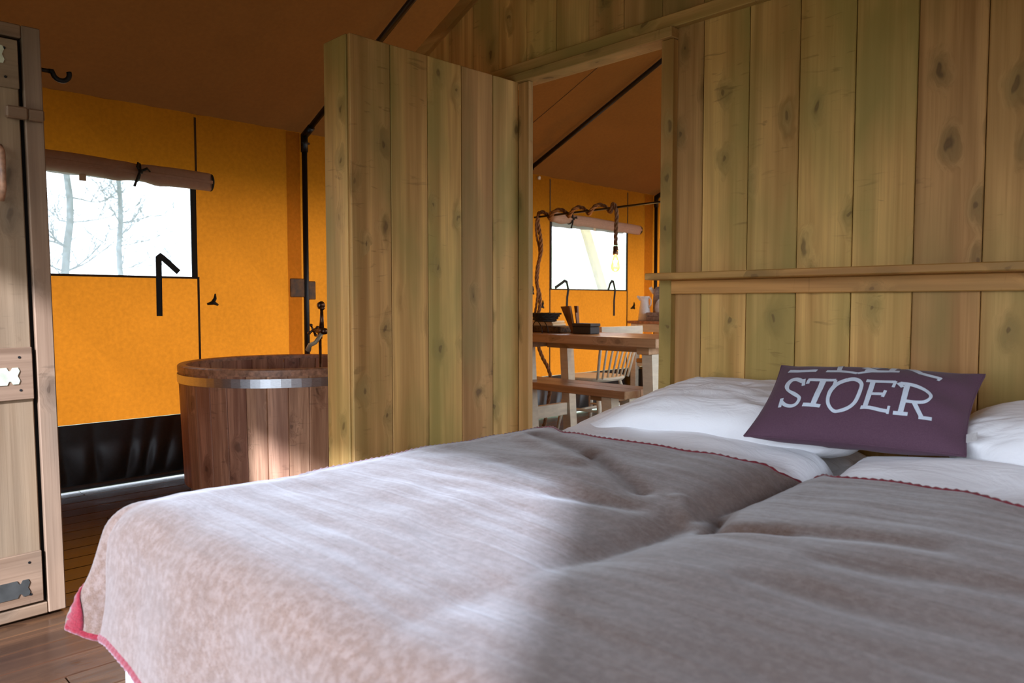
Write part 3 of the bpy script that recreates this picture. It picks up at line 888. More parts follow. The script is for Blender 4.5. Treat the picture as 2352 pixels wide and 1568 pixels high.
# ------------------------------------------------------------------ bed
XL, XRB, YFt, YH = -1.665, 0.24, 0.52, 2.43
XC = -0.775
bd = thing('bed_frame', (XC, 1.45, 0), 'white metal double bed frame under the brown blanket', 'bed')
for x0 in (XL + 0.06, XC, XRB - 0.06):
    for y0 in (YFt + 0.07, YH - 0.08):
        MB().tube([(x0, y0, 0.30), (x0 - 0.004, y0 - 0.003, 0.14), (x0, y0, 0.0)], [0.017, 0.016, 0.012], 10).build('leg', 'white', bd, True)
for y0 in (YFt + 0.05, YH - 0.05):
    MB().tube([(XL + 0.05, y0, 0.30), (XRB - 0.05, y0, 0.30)], 0.018, 10).build('end_rail', 'white', bd, True)
for x0 in (XL + 0.04, XRB - 0.04):
    MB().tube([(x0, YFt + 0.05, 0.30), (x0, YH - 0.05, 0.30)], 0.018, 10).build('side_rail', 'white', bd, True)
s0 = None
for i in range(12):
    yy = YFt + 0.12 + i * 0.155
    if s0 is None:
        s0 = box('slat', 'pineX', bd, XL + 0.05, XRB - 0.05, yy, yy + 0.06, 0.318, 0.330, 0.002)
    else:
        copy_to(s0, Vector(s0.location) + Vector((0, i * 0.155, 0)), bd)
# leg with the curved foot peeking out below the hem
MB().tube([(-1.675, 0.53, 0.26), (-1.70, 0.515, 0.20), (-1.70, 0.515, 0.10), (-1.65, 0.53, 0.02), (-1.62, 0.55, 0.008)], 0.010, 10).build('curved_leg', 'white', bd, True)

def rounded_slab(x0, x1, y0, y1, z0, z1, r, nx=26, ny=40, puff=0.0):
    b = MB()
    nseg = 5
    prof = [(r * (1 - math.cos(a)), z0 + r * (1 - math.sin(a))) for a in [PI / 2 * i / nseg for i in range(nseg, -1, -1)]]
    ring = []
    for inset, z in [(r, z0)] + [(r - r * math.cos(a), z0 + r - r * math.cos(PI / 2 - a) ) for a in []]:
        pass
    b.box(x0, x1, y0, y1, z0, z1, r)
    return b
for j, (x0, x1, lb) in enumerate(((XL, XC - 0.005, 'white mattress on the tub side of the bed, under the blanket'), (XC + 0.005, XRB, 'white mattress on the right half of the bed, under the blanket'))):
    o = rounded_slab(x0, x1, YFt, YH, 0.331, 0.515, 0.03).build('mattress', 'cotton')
    tag(o, lb, 'mattress', 'mattresses of the double bed')

CREASES = [((-1.53, 1.62), (-1.21, 1.475), 0.030, -0.012), ((-1.21, 1.475), (-0.93, 1.31), 0.028, -0.016), ((-1.50, 1.53), (-1.15, 1.36), 0.03, 0.010),
           ((-0.745, 1.33), (-0.69, 1.20), 0.020, -0.024), ((-0.69, 1.20), (-0.58, 1.24), 0.022, -0.018), ((-0.58, 1.24), (-0.35, 1.29), 0.03, -0.008),
           ((-1.02, 1.15), (-0.88, 1.21), 0.035, -0.010), ((-0.84, 1.33), (-0.76, 1.24), 0.02, 0.010),
           ((-0.45, 1.12), (-0.10, 1.22), 0.035, -0.007), ((-0.50, 0.98), (-0.10, 1.02), 0.035, -0.006), ((-1.3, 1.25), (-0.98, 1.20), 0.04, -0.006)]
def seg_d(px, py, a, b):
    vx, vy = b[0] - a[0], b[1] - a[1]
    t = max(0, min(1, ((px - a[0]) * vx + (py - a[1]) * vy) / (vx * vx + vy * vy)))
    return math.hypot(px - a[0] - vx * t, py - a[1] - vy * t)
def bed_h(x, y):
    """height of the duvets on the mattress"""
    h = 0.574 + 0.010 * ss(0.9, 1.75, y) 
    xs = x - (XC + 0.02 * math.sin(y * 2.2))
    h -= (0.004 + 0.022 * ss(0.75, 1.15, y) + 0.032 * ss(1.25, 1.6, y)) * math.exp(-(abs(xs) / 0.045) ** 1.5)
    h -= 0.012 * ss(0.7, 1.2, y) * math.exp(-(abs(xs) / 0.15) ** 2)
    h += (0.004 + 0.012 * ss(0.7, 1.3, y)) * (math.exp(-((xs + 0.42) / 0.28) ** 2) + math.exp(-((xs - 0.42) / 0.28) ** 2))
    h -= 0.018 * ss(0.10, -0.02, x - XL) if x < XL + 0.1 else 0.0
    h += 0.006 * ns(x * 2.6, y * 2.9, 1) + 0.0045 * ns(x * 7, y * 8, 2) + 0.0022 * ns(x * 5, y * 24, 5)
    if y > 0.9:
        for a, b, w, amp in CREASES:
            d = seg_d(x, y, a, b)
            if d < w * 2.5:
                h += amp * math.exp(-(d / w) ** 2)
    return h

# duvets: white, seen between blanket and pillows
def duvet_h(x, y):
    h = bed_h(x, y) - 0.010
    t = ss(1.62, 1.80, y)
    h += 0.030 * ss(1.80, 2.00, y) - 0.065 * ss(2.02, 2.12, y)
    h += 0.014 * t * ns(x * 5.5 + y * 3, y * 9, 12) + 0.012 * t * ns(x * 2.5, y * 4, 14) + 0.006 * t * ns(x * 9 - y * 4, y * 20, 15)
    return h
for j, (x0, x1, lb) in enumerate(((XL - 0.01, XC + 0.004, 'white duvet showing beyond the blanket on the doorway side'), (XC - 0.004, XRB + 0.02, 'white duvet showing beyond the blanket at the right edge'))):
    def f(u, v, x0=x0, x1=x1):
        x = x0 + (x1 - x0) * u
        y = 1.30 + (2.42 - 1.30) * v
        e = min(u, 1 - u) * (x1 - x0)
        rnd_ = 0.035 * (1 - ss(0, 0.09, e)) ** 2
        z = duvet_h(x, y) - rnd_ * ss(1.55, 1.7, y) - 0.02 * (1 - ss(1.30, 1.50, y))
        side = min(1, 0)
        return (x, y, z)
    b = MB()
    nu, nv = 90, 110
    b.grid(f, nu, nv)
    # underside, so the duvet has its thickness
    base = len(b.v)
    for jv in range(nv + 1):
        for iu in range(nu + 1):
            p = b.v[jv * (nu + 1) + iu]
            b.v.append((p[0], p[1], 0.517))
    for jv in range(nv):
        for iu in (0, nu):
            a = jv * (nu + 1) + iu
            b.f.append((a, a + nu + 1, base + a + nu + 1, base + a))
    for iu in range(nu):
        for jv in (0, nv):
            a = jv * (nu + 1) + iu
            b.f.append((a, a + 1, base + a + 1, base + a))
    o = fixn(b.build('duvet', 'cotton', None, True))
    tag(o, lb, 'duvet', 'white duvets')

# wool blanket, draped over the foot and the side towards the tub
BH = 0.012
S_FOOT = 0.285
def side_over(fy):
    return 0.010 + 0.18 * ss(1.00, 0.50, fy)
HEAD = [(-1.75, 1.80), (-1.58, 1.735), (-1.42, 1.655), (-1.26, 1.630), (-1.06, 1.668), (-0.93, 1.705), (-0.84, 1.755), (-0.785, 1.835), (-0.73, 1.770), (-0.66, 1.700), (-0.55, 1.702), (-0.42, 1.680), (-0.30, 1.635), (0.0, 1.60), (0.4, 1.58)]
def head_y(x):
    for (xa, ya), (xb, yb) in zip(HEAD, HEAD[1:]):
        if x <= xb:
            return ya + (yb - ya) * ss(xa, xb, x)
    return HEAD[-1][1]
def drape(s, t):
    """how far out and down a point goes that lies s past the side and t past the foot edge"""
    r = math.hypot(s, t)
    R = 0.085
    A = R * 1.42
    if r < A:
        a = r / R
        o_, d_ = R * math.sin(a), R * (1 - math.cos(a))
    else:
        a = 1.42
        o_, d_ = R * math.sin(a) + (r - A) * 0.15, R * (1 - math.cos(a)) + (r - A) * 0.985
    if r < 1e-6:
        return 0, 0, 0
    ph = math.atan2(t, s)
    fl_ = math.exp(-((ph - 0.90) / 0.42) ** 2) if ph < 0.90 else math.exp(-((ph - 0.90) / 0.20) ** 2)
    tuck = math.exp(-((ph - 1.28) / 0.14) ** 2)
    kk = (r / 0.34) ** 1.3
    o_ = o_ + 0.046 * fl_ * kk - 0.036 * tuck * kk
    d_ = d_ - 0.070 * fl_ * kk
    return o_ * math.cos(ph), o_ * math.sin(ph), d_
def blanket_pt(fx, fy):
    s = max(0.0, XL + 0.03 - fx)
    t = max(0.0, YFt + 0.03 - fy)
    bx, by = max(fx, XL + 0.03), max(fy, YFt + 0.03)
    ox, oy, d = drape(s, t)
    z = bed_h(bx, by) + BH - d
    if s > 0 or t > 0:
        wob = 0.010 * ns(fx * 6, fy * 6, 8) * min(1, (s + t) * 6)
        if t > 0.05:
            oy += wob + 0.012 * math.sin(fx * 9 + 1.0) * min(1, (t - .05) * 5)
        if s > 0.05:
            ox += wob
    return Vector((bx - ox, by - oy, z))
NX, NY = 230, 210
def bl_flat(u, v):
    # v: 0 head edge .. 1 foot edge ; u: 0 side edge .. 1 right edge
    fx_r = XRB + 0.05
    x_lin = XL + (fx_r - XL) * u
    y_h = head_y(x_lin)
    y = y_h + ((YFt - S_FOOT) - y_h) * v
    so_ = side_over(max(y, YFt - 0.3))
    x = (XL - so_) + (fx_r - (XL - so_)) * u
    return x, y
def bl(u, v):
    return blanket_pt(*bl_flat(u, v))
b = MB()
b.grid(lambda u, v: bl(u ** 1.25 if u < 1 else 1, v), NX, NY)
bk_ = b.build('blanket', 'wool', None, True)
md = bk_.modifiers.new('thickness', 'SOLIDIFY')
md.thickness = 0.008
md.offset = -1
tag(bk_, 'brown grey wool blanket with red stitched hem spread over bed', 'blanket')
# red hem folded over the blanket's rim, with blanket stitches
def bl_normal(u, v):
    u, v = max(.003, min(.997, u)), max(.003, min(.997, v))
    return -((bl(u + .002, v) - bl(u - .002, v)).cross(bl(u, v + .002) - bl(u, v - .002))).normalized()
def hem_strip(path_fn, inner_fn, out_fn, n, name, w0=0.022, w1=None):
    b = MB()
    m = 8
    for i in range(n + 1):
        t = i / n
        w = w0 + ((w1 or w0) - w0) * ss(0.72, 1.0, t)
        e = path_fn(t)
        q = inner_fn(t)
        d = (q - e).normalized()
        tan = (path_fn(min(1, t + .002)) - path_fn(max(0, t - .002))).normalized()
        nrm = out_fn(t)
        wob = 0.0016 * math.sin(t * n * 2.2)
        for k_ in range(m):
            a = 2 * PI * k_ / m
            cx = (w / 2) * (1 - math.cos(a)) - 0.003
            b.v.append(tuple(e + d * cx + nrm * (0.004 + (0.0075 + wob) * math.sin(a))))
    for i in range(n):
        for k_ in range(m):
            a, c = i * m + k_, i * m + (k_ + 1) % m
            b.f.append((a, c, c + m, a + m))
    b.f.append(tuple(range(m)))
    b.f.append(tuple(n * m + k_ for k_ in range(m))[::-1])
    return fixn(b.build(name, 'red', bk_, True))
hem_strip(lambda t: bl(0, t), lambda t: bl(0.012, t), lambda t: bl_normal(0, t), 260, 'hem', 0.018, 0.046)
hem_strip(lambda t: bl(t, 1), lambda t: bl(t, 0.985), lambda t: bl_normal(t, 1), 300, 'hem', 0.020)
hem_strip(lambda t: bl(t, 0), lambda t: bl(t, 0.01), lambda t: bl_normal(t, 0), 300, 'hem', 0.009)

# pillows
def pillow(cx, cy, zc, w, d, h, rot, tilt, seed, label, taper=False):
    Mx = Matrix.Translation((cx, cy, zc)) @ Euler((tilt, 0, rot)).to_matrix().to_4x4()
    pw_ = lambda q, e: math.copysign(abs(q) ** e, q)
    def f(u, v):
        th, ph = -PI + 2 * PI * u, -PI / 2 + PI * v
        c, sn = pw_(math.cos(ph), 0.90), pw_(math.sin(ph), 0.80)
        x = w / 2 * c * pw_(math.cos(th), 0.42)
        y = d / 2 * c * pw_(math.sin(th), 0.42)
        z = h / 2 * sn
        a, b_ = x / w * 2, y / d * 2
        z *= 1 + 0.10 * ns(a * 2 + seed, b_ * 2, seed)
        z += 0.010 * ns(a * 3 + seed, b_ * 5 + a * 3, seed + 3) + 0.005 * ns(a * 8, b_ * 9 - a * 5, seed + 5)
        if taper:
            q = max(0.0, min(1.0, (-0.22 - a) / 0.78))
            z = -h / 2 + (z + h / 2) * (1 - 0.74 * (q * q * (3 - 2 * q) * .5 + q * .5))
        y += 0.012 * ns(a * 3, z * 12, seed)
        return Mx @ Vector((x, y, z))
    m = MB()
    m.grid(f, 120, 60)
    o = m.build('pillow', 'cotton', None, True)
    import bmesh
    bb = bmesh.new()
    bb.from_mesh(o.data)
    bmesh.ops.remove_doubles(bb, verts=bb.verts, dist=0.0004)
    bmesh.ops.recalc_face_normals(bb, faces=bb.faces)
    bb.to_mesh(o.data)
    bb.free()
    return tag(o, label, 'pillow', 'white pillows')
pillow(-1.235, 2.17, 0.646, 0.97, 0.46, 0.185, 0.13, 0.12, 1.0, 'white pillow nearest the doorway, left behind the dark cushion', True)
pillow(-0.135, 2.225, 0.648, 0.86, 0.40, 0.205, -0.03, 0.12, 4.0, 'white pillow at the right edge, right of the dark cushion')

# cushion
CU = {'BL': (-0.992, 1.885, 0.632), 'BR': (-0.484, 2.010, 0.632), 'TL': (-1.013, 2.15, 0.809), 'TR': (-0.500, 2.235, 0.812)}
def cushion_pt(u, v, side=1, off=0.0):
    BL, BR, TL, TR = CU['BL'], CU['BR'], CU['TL'], CU['TR']
    # sides curve inwards between the pointed corners
    uu = u * (1 - 0.055 * (1 - v * v) * abs(u) ** 3)
    vv = v * (1 - 0.06 * (1 - u * u) * abs(v) ** 3)
    s, t = (uu + 1) / 2, (vv + 1) / 2
    p = [BL[i] * (1 - s) * (1 - t) + BR[i] * s * (1 - t) + TL[i] * (1 - s) * t + TR[i] * s * t for i in range(3)]
    nx, ny, nz = 0.07, -0.56, 0.825
    th = (max(0.0, 1 - abs(u) ** 2.4) ** 0.6) * (max(0.0, 1 - abs(v) ** 2.2) ** 0.6)
    if side < 0:
        th = (max(0.0, 1 - abs(u) ** 3) ** 0.5) * (max(0.0, 1 - abs(v) ** 3) ** 0.45)
    h = (0.062 if side > 0 else -0.062) * th + off
    return (p[0] + nx * h, p[1] + ny * h, p[2] + nz * h)
def cushion_full(u, v, side=1, off=0.0):
    p = cushion_pt(u, v, side, off)
    e = (1 - u * u) ** .5 * (1 - v * v) ** .5 if abs(u) < 1 and abs(v) < 1 else 0
    w = 0.003 * e * ns(u * 4, v * 3, 21)
    if v < 0:
        w += 0.013 * min(1, -v * 1.6) * (1 - abs(v)) ** .4 * (math.sin(u * 11 + 3 * ns(u * 2, v, 3)) * .6 - math.exp(-((u + .12 - v * .1) / .05) ** 2)) * e
    if u > .5:
        w += 0.010 * (u - .5) * 2 * math.sin(v * 9 + u * 4) * e
    return (p[0], p[1] - w * .56, p[2] + w * .82)
m = MB()
N = 60
def wrapu(q):
    return math.sin((q * 2 - 1) * PI / 2)
m.grid(lambda u, v: cushion_full(wrapu(u), wrapu(v), 1), N, N)
m.grid(lambda u, v: cushion_full(wrapu(u), wrapu(v), -1), N, N)
cu = m.build('cushion', 'plum', None, True)
import bmesh
bb = bmesh.new()
bb.from_mesh(cu.data)
bmesh.ops.remove_doubles(bb, verts=bb.verts, dist=0.0006)
bmesh.ops.recalc_face_normals(bb, faces=bb.faces)
bb.to_mesh(cu.data)
bb.free()
tag(cu, 'dark aubergine cushion printed with pale letters, lying against the white pillows', 'cushion')
# piping round the seam
edge = [(-1 + 2 * i / 40, -1) for i in range(40)] + [(1, -1 + 2 * i / 40) for i in range(40)] + [(1 - 2 * i / 40, 1) for i in range(40)] + [(-1, 1 - 2 * i / 40) for i in range(41)]
m = MB()
m.tube([cushion_full(u, v) for u, v in edge], 0.0028, 6, False)
m.build('piping', 'plum', cu, True)
LETTERS = [
    [[(-0.595,0.252,0.031),(-0.565,0.051,0.029)],[(-0.589,0.162,0.04),(-0.668,0.267,0.051),(-0.739,0.272,0.061),(-0.765,0.138,0.051),(-0.725,-0.019,0.027),(-0.634,-0.141,0.035),(-0.567,-0.234,0.029),(-0.545,-0.301,0.032),(-0.558,-0.401,0.039),(-0.607,-0.433,0.039),(-0.683,-0.395,0.035),(-0.748,-0.296,0.03)],[(-0.752,-0.226,0.032),(-0.734,-0.449,0.028)]],
    [[(-0.546,0.22,0.041),(-0.444,0.205,0.041),(-0.347,0.199,0.037),(-0.254,0.2,0.037)],[(-0.531,0.217,0.03),(-0.529,0.1,0.03)],[(-0.254,0.2,0.026),(-0.248,-0.004,0.025)],[(-0.378,0.18,0.051),(-0.373,-0.059,0.049),(-0.373,-0.274,0.046),(-0.378,-0.465,0.043)],[(-0.483,-0.444,0.038),(-0.391,-0.462,0.037),(-0.304,-0.475,0.035)]],
    [[(-0.135,0.206,0.052),(-0.063,0.224,0.05),(-0.004,0.14,0.033),(0.014,0.028,0.028),(0.015,-0.157,0.032),(-0.002,-0.335,0.034),(-0.045,-0.455,0.034),(-0.11,-0.525,0.036),(-0.18,-0.515,0.032),(-0.232,-0.43,0.028),(-0.258,-0.27,0.028),(-0.256,-0.074,0.038),(-0.219,0.099,0.048),(-0.135,0.206,0.052)]],
    [[(0.037,0.216,0.04),(0.127,0.217,0.04),(0.216,0.223,0.037),(0.304,0.232,0.039)],[(0.303,0.256,0.024),(0.298,0.083,0.023)],[(0.101,0.208,0.04),(0.108,-0.034,0.039),(0.111,-0.251,0.038),(0.111,-0.443,0.037)],[(0.113,-0.131,0.033),(0.238,-0.096,0.031)],[(0.242,-0.013,0.024),(0.232,-0.168,0.023)],[(0.071,-0.456,0.038),(0.153,-0.46,0.036),(0.235,-0.463,0.037),(0.315,-0.463,0.036)],[(0.311,-0.35,0.019),(0.313,-0.516,0.019)]],
    [[(0.329,0.217,0.033),(0.381,0.117,0.031)],[(0.347,0.216,0.04),(0.464,0.208,0.042),(0.57,0.136,0.035),(0.636,0.03,0.028),(0.645,-0.079,0.025),(0.603,-0.174,0.033),(0.509,-0.201,0.032),(0.429,-0.201,0.034)],[(0.414,0.184,0.043),(0.42,-0.051,0.041),(0.422,-0.263,0.04),(0.421,-0.454,0.039)],[(0.359,-0.478,0.036),(0.485,-0.47,0.036)],[(0.515,-0.207,0.035),(0.56,-0.348,0.034),(0.604,-0.479,0.033)],[(0.583,-0.505,0.034),(0.697,-0.489,0.037)]],
    [[(-0.851,0.655,0.05),(-0.726,0.594,0.048),(-0.613,0.564,0.045),(-0.509,0.551,0.049)]],
    [[(-0.406,0.526,0.043),(-0.261,0.515,0.046),(-0.169,0.47,0.037),(-0.082,0.434,0.037)],[(-0.082,0.434,0.032),(0.038,0.555,0.039),(0.126,0.57,0.039),(0.212,0.587,0.042),(0.231,0.93,0.059)],[(-0.028,0.579,0.046),(0.054,0.582,0.045),(0.135,0.587,0.046),(0.214,0.596,0.045),(0.292,0.609,0.045)],[(-0.28,0.554,0.038),(-0.315,0.93,0.049)],[(-0.053,0.741,0.068),(0.068,0.602,0.038)],[(0.036,0.74,0.069),(0.134,0.93,0.048)]],
    [[(0.316,0.93,0.075),(0.486,0.618,0.045),(0.585,0.548,0.04),(0.681,0.503,0.034)],[(0.659,0.434,0.023),(0.681,0.526,0.025)]]]
def ribbon(m, pts, off=0.0016):
    """flat stroke lying on the cushion; each point is (across, up, half width) in cushion units"""
    P = []
    if len(pts) > 5:        # curved letters: round the corners
        Q = []
        for i in range(len(pts) - 1):
            closed = math.hypot(pts[0][0] - pts[-1][0], pts[0][1] - pts[-1][1]) < 1e-3
            p0 = pts[i - 1] if i else (pts[-2] if closed else pts[0])
            p1, p2 = pts[i], pts[i + 1]
            p3 = pts[i + 2] if i + 2 < len(pts) else (pts[1] if closed else pts[-1])
            for j in range(5):
                t = j / 5
                Q.append(tuple(0.5 * (2 * p1[q] + (p2[q] - p0[q]) * t + (2 * p0[q] - 5 * p1[q] + 4 * p2[q] - p3[q]) * t * t + (3 * p1[q] - p0[q] - 3 * p2[q] + p3[q]) * t ** 3) for q in range(3)))
        Q.append(pts[-1])
        pts = Q
    for a, b_ in zip(pts, pts[1:]):
        k_ = max(1, int(math.hypot(b_[0] - a[0], b_[1] - a[1]) / 0.04))
        P += [tuple(a[q] + (b_[q] - a[q]) * i / k_ for q in range(3)) for i in range(k_)]
    P.append(pts[-1])
    AS = 0.26 / 0.158      # cushion width over height
    base = len(m.v)
    for i, p in enumerate(P):
        a, b_ = P[max(0, i - 1)], P[min(len(P) - 1, i + 1)]
        dx, dy = (b_[0] - a[0]) * AS, b_[1] - a[1]
        L = math.hypot(dx, dy) or 1
        nx, ny = -dy / L / AS, dx / L
        for s_ in (-1, 0, 1):
            uu = max(-.995, min(.995, p[0] + nx * p[2] * s_))
            vv = max(-.995, min(.995, p[1] + ny * p[2] * s_))
            m.v.append(cushion_full(uu, vv, 1, off))
    for i in range(len(P) - 1):
        a = base + i * 3
        m.f += [(a, a + 1, a + 4, a + 3), (a + 1, a + 2, a + 5, a + 4)]
for strokes in LETTERS:
    m = MB()
    for pts in strokes:
        ribbon(m, pts)
    o = m.build('letter', 'print', cu, True)
# woven care label on the right seam
lb_ = MB()
p0 = Vector(cushion_full(1, -0.52))
p1 = Vector(cushion_full(1, -0.70))
out = Vector((0.030, -0.022, 0.012))
lb_.add([p0, p1, p1 + out, p0 + out, p0 + Vector((0, 0, .0015)), p1 + Vector((0, 0, .0015)), p1 + out + Vector((0, 0, .0015)), p0 + out + Vector((0, 0, .0015))],
        [(0, 3, 2, 1), (4, 5, 6, 7), (0, 1, 5, 4), (1, 2, 6, 5), (2, 3, 7, 6), (3, 0, 4, 7)])
lb_.build('care_label', 'white', cu)

# ------------------------------------------------------------------ dining corner
tt = thing('dining_table', (-3.2, 3.9, 0), 'timber dining table with thick top and cream trestle legs seen through doorway', 'table')
TZ, TTH = 0.790, 0.055
ty0, ty1 = 3.60, 4.17
nb = 3
tbd = (ty1 - ty0) / nb
for i in range(nb):
    box('top_board', 'table', tt, -4.02, -2.455, ty0 + i * tbd + .001, ty0 + (i + 1) * tbd - .001, TZ - TTH, TZ, 0.004)
def leg_box(x, y, xt, yt, z0, z1, hw):
    m = MB()
    vs = [(x + sx * hw, y + sy * hw, z0) for sx, sy in ((-1, -1), (1, -1), (1, 1), (-1, 1))] + [(xt + sx * hw, yt + sy * hw, z1) for sx, sy in ((-1, -1), (1, -1), (1, 1), (-1, 1))]
    m.add(vs, [(3, 2, 1, 0), (4, 5, 6, 7), (0, 1, 5, 4), (1, 2, 6, 5), (2, 3, 7, 6), (3, 0, 4, 7)])
    return m
for x, y, xt, yt in ((-3.555, 4.13, -3.60, 4.13), (-3.555, 3.72, -3.60, 3.72), (-2.54, 3.72, -2.575, 3.72), (-2.54, 4.05, -2.575, 4.05)):
    leg_box(x, y, xt, yt, 0.0, TZ - TTH - 0.045, 0.036).build('leg', 'cream', tt)
for x in (-3.60, -2.575):
    box('cross_rail', 'table', tt, x - 0.045, x + 0.045, 3.64, 4.16, TZ - TTH - 0.044, TZ - TTH - 0.001, 0.003)
for x in (-3.572, -2.55):
    box('foot_stretcher', 'cream', tt, x - 0.018, x + 0.018, 3.76, 4.09, 0.18, 0.27, 0.003)
box('apron', 'table', tt, -3.55, -2.62, 3.86, 3.89, TZ - TTH - 0.05, TZ - TTH - .001, 0.003)

bn = thing('bench', (-3.2, 3.78, 0), 'low timber bench with thick seat tucked along the dining table', 'bench')
BZ = 0.465
for i in range(2):
    box('seat_board', 'table', bn, -4.05, -2.668, 3.595 + i * 0.16, 3.595 + i * 0.16 + 0.158, BZ - 0.048, BZ, 0.004)
for x0 in (-2.83, -3.93):
    for y0 in (3.625, 3.81):
        leg_box(x0 + 0.02, y0 + 0.03, x0 + 0.0, y0 + 0.035, 0.0, BZ - 0.05, 0.038).build('leg', 'cream', bn)
    box('leg_block', 'table', bn, x0 - 0.16, x0 + 0.02, 3.66, 3.85, BZ - 0.084, BZ - 0.049, 0.003)

# spindle chair: back towards +X, facing the canvas
def make_chair():
    c = thing('spindle_chair', (-3.55, 4.42, 0), 'cream spindle back chair standing behind the dining table', 'chair')
    sz = 0.450
    def f(a, z):
        k_ = 1.0
        x = 0.205 * math.copysign(abs(math.cos(a)) ** 0.75, math.cos(a))
        y = 0.215 * math.copysign(abs(math.sin(a)) ** 0.75, math.sin(a))
        return (-3.55 + x, 4.40 + y, z)
    m = MB()
    n = 32
    for z, s_ in ((sz - 0.030, .94), (sz - 0.016, 1.0), (sz - 0.004, 1.0), (sz, 0.96)):
        for i in range(n):
            p = f(2 * PI * i / n, z)
            m.v.append((-3.55 + (p[0] + 3.55) * s_, 4.40 + (p[1] - 4.40) * s_, z))
    for j in range(3):
        for i in range(n):
            a, b_ = j * n + i, j * n + (i + 1) % n
            m.f.append((a, b_, b_ + n, a + n))
    m.f.append(tuple(range(n))[::-1])
    m.f.append(tuple(3 * n + i for i in range(n)))
    m.build('seat', 'cream', c, False)
    # top rail, slightly bowed
    m = MB()
    def rail(u, v):
        a = u * 2 * PI
        y = 4.185 + 0.50 * v
        bow = 0.035 * (1 - (2 * v - 1) ** 2)
        return (-3.325 + bow + 0.011 * math.cos(a), y, 0.792 + 0.035 * (1 if math.sin(a) > 0 else -1) * min(1, abs(math.sin(a)) * 2.2))
    m.grid(rail, 14, 14)
    m.f.append(tuple(range(14)))
    m.f.append(tuple(14 * 15 + i for i in range(14)))
    fixn(m.build('top_rail', 'cream', c, False))
    for i in range(8):
        v = i / 7
        yb, yt = 4.215 + 0.365 * v, 4.20 + 0.455 * v
        bow = 0.035 * (1 - (2 * v - 1) ** 2)
        r_ = 0.010 if i in (0, 7) else 0.0075
        MB().tube([(-3.375 + 0.01 * math.sin(v * PI), yb, sz - 0.01), (-3.35 + bow * .6, (yb + yt) / 2, 0.61), (-3.325 + bow, yt, 0.765)], [r_, r_ * 1.15, r_], 8).build('spindle', 'cream', c, True)
    legs = [(-3.42, 4.27, -3.33, 4.20), (-3.42, 4.53, -3.34, 4.60), (-3.68, 4.27, -3.76, 4.20), (-3.68, 4.53, -3.76, 4.60)]
    for xt, yt, xb, yb in legs:
        MB().tube([(xt, yt, sz - 0.022), ((xt + xb) / 2, (yt + yb) / 2, 0.25), (xb, yb, 0.0)], [0.013, 0.018, 0.011], 10).build('leg', 'cream', c, True)
    for a, b_ in (((-3.375, 4.235, 0.20), (-3.72, 4.235, 0.20)), ((-3.375, 4.565, 0.20), (-3.72, 4.565, 0.20)), ((-3.55, 4.235, 0.205), (-3.55, 4.565, 0.205)), ((-3.374, 4.235, 0.24), (-3.374, 4.565, 0.24))):
        MB().tube([a, tuple((p + q) / 2 for p, q in zip(a, b_)), b_], [0.008, 0.011, 0.008], 8).build('stretcher', 'cream', c, True)
    return c
make_chair()

# things on the table
T = TZ + 0.001
tr = thing('bark_tray', (-3.66, 3.93, T), 'thick rough wooden slab tray on the table left end', 'tray')
box('slab', 'bark', tr, -3.92, -3.395, 3.83, 4.05, T, T + 0.043, 0.008)
nk = thing('napkin_stack', (-3.64, 3.95, T + 0.044), 'pale folded cloth stack lying on the dark wooden tray', 'napkins')
for i, (a, b_) in enumerate(((-3.76, -3.51), (-3.755, -3.52))):
    box('folded_cloth', 'paper', nk, a, b_, 3.88, 4.02, T + 0.044 + i * 0.019, T + 0.062 + i * 0.019, 0.004)
bs = thing('wire_basket', (-3.50, 3.79, T), 'dark woven bowl on an arched wire stand at table left end', 'basket')
m = MB()
bx, by = -3.497, 3.79
m.lathe([(0.062, 0.082), (0.076, 0.100), (0.090, 0.120), (0.104, 0.138), (0.107, 0.138), (0.094, 0.118), (0.080, 0.096), (0.066, 0.076), (0.0, 0.076), (0.0, 0.082)], 28, (bx, by, T), closed=True)
fixn(m.build('woven_bowl', 'wicker', bs, False))
for i in range(4):
    m = MB()
    rr_, zz = 0.070 + 0.011 * i, 0.086 + 0.0155 * i
    m.tube([(bx + (rr_ + 0.004) * math.cos(a), by + (rr_ + 0.004) * math.sin(a), T + zz + 0.003 * math.sin(a * 14 + i * PI)) for a in [j * 2 * PI / 56 for j in range(57)]], 0.0045, 5, False)
    m.build('woven_ring', 'wicker', bs, True)
for dy in (-0.03, 0.03):
    m = MB()
    m.tube([(bx + 0.078 * math.cos(a) , by - 0.09 + dy, T + 0.002 + 0.092 * math.sin(a)) for a in [PI * j / 18 for j in range(19)]], 0.0032, 6)
    m.build('wire_arch', 'iron', bs, True)
fn = thing('menu_stand', (-3.34, 3.90, T), 'tapered wooden board rack standing upright left of the dark box', 'stand')
def wedge(pts, y0, y1, name, mat):
    fixn(MB().prism(pts, y0, y1).build(name, mat, fn))
wedge([(-3.335, T), (-3.315, T), (-3.358, T + 0.187), (-3.44, T + 0.182)], 3.88, 3.90, 'board', 'slatw')
wedge([(-3.320, T), (-3.308, T), (-3.322, T + 0.187), (-3.350, T + 0.187)], 3.92, 3.935, 'board', 'slatw')
wedge([(-3.306, T), (-3.298, T), (-3.316, T + 0.14), (-3.324, T + 0.14)], 3.90, 3.92, 'board', 'slatw')
box('base', 'slatw', fn, -3.345, -3.296, 3.875, 3.94, T, T + 0.012, 0.002)
bxo = thing('storage_box', (-3.25, 3.9, T), 'dark brown lidded box on the dining table in front of chair', 'box')
box('body', 'darkbox', bxo, -3.285, -3.130, 3.83, 3.93, T, T + 0.048, 0.003)
box('lid', 'darkbox', bxo, -3.289, -3.126, 3.826, 3.934, T + 0.049, T + 0.070, 0.003)

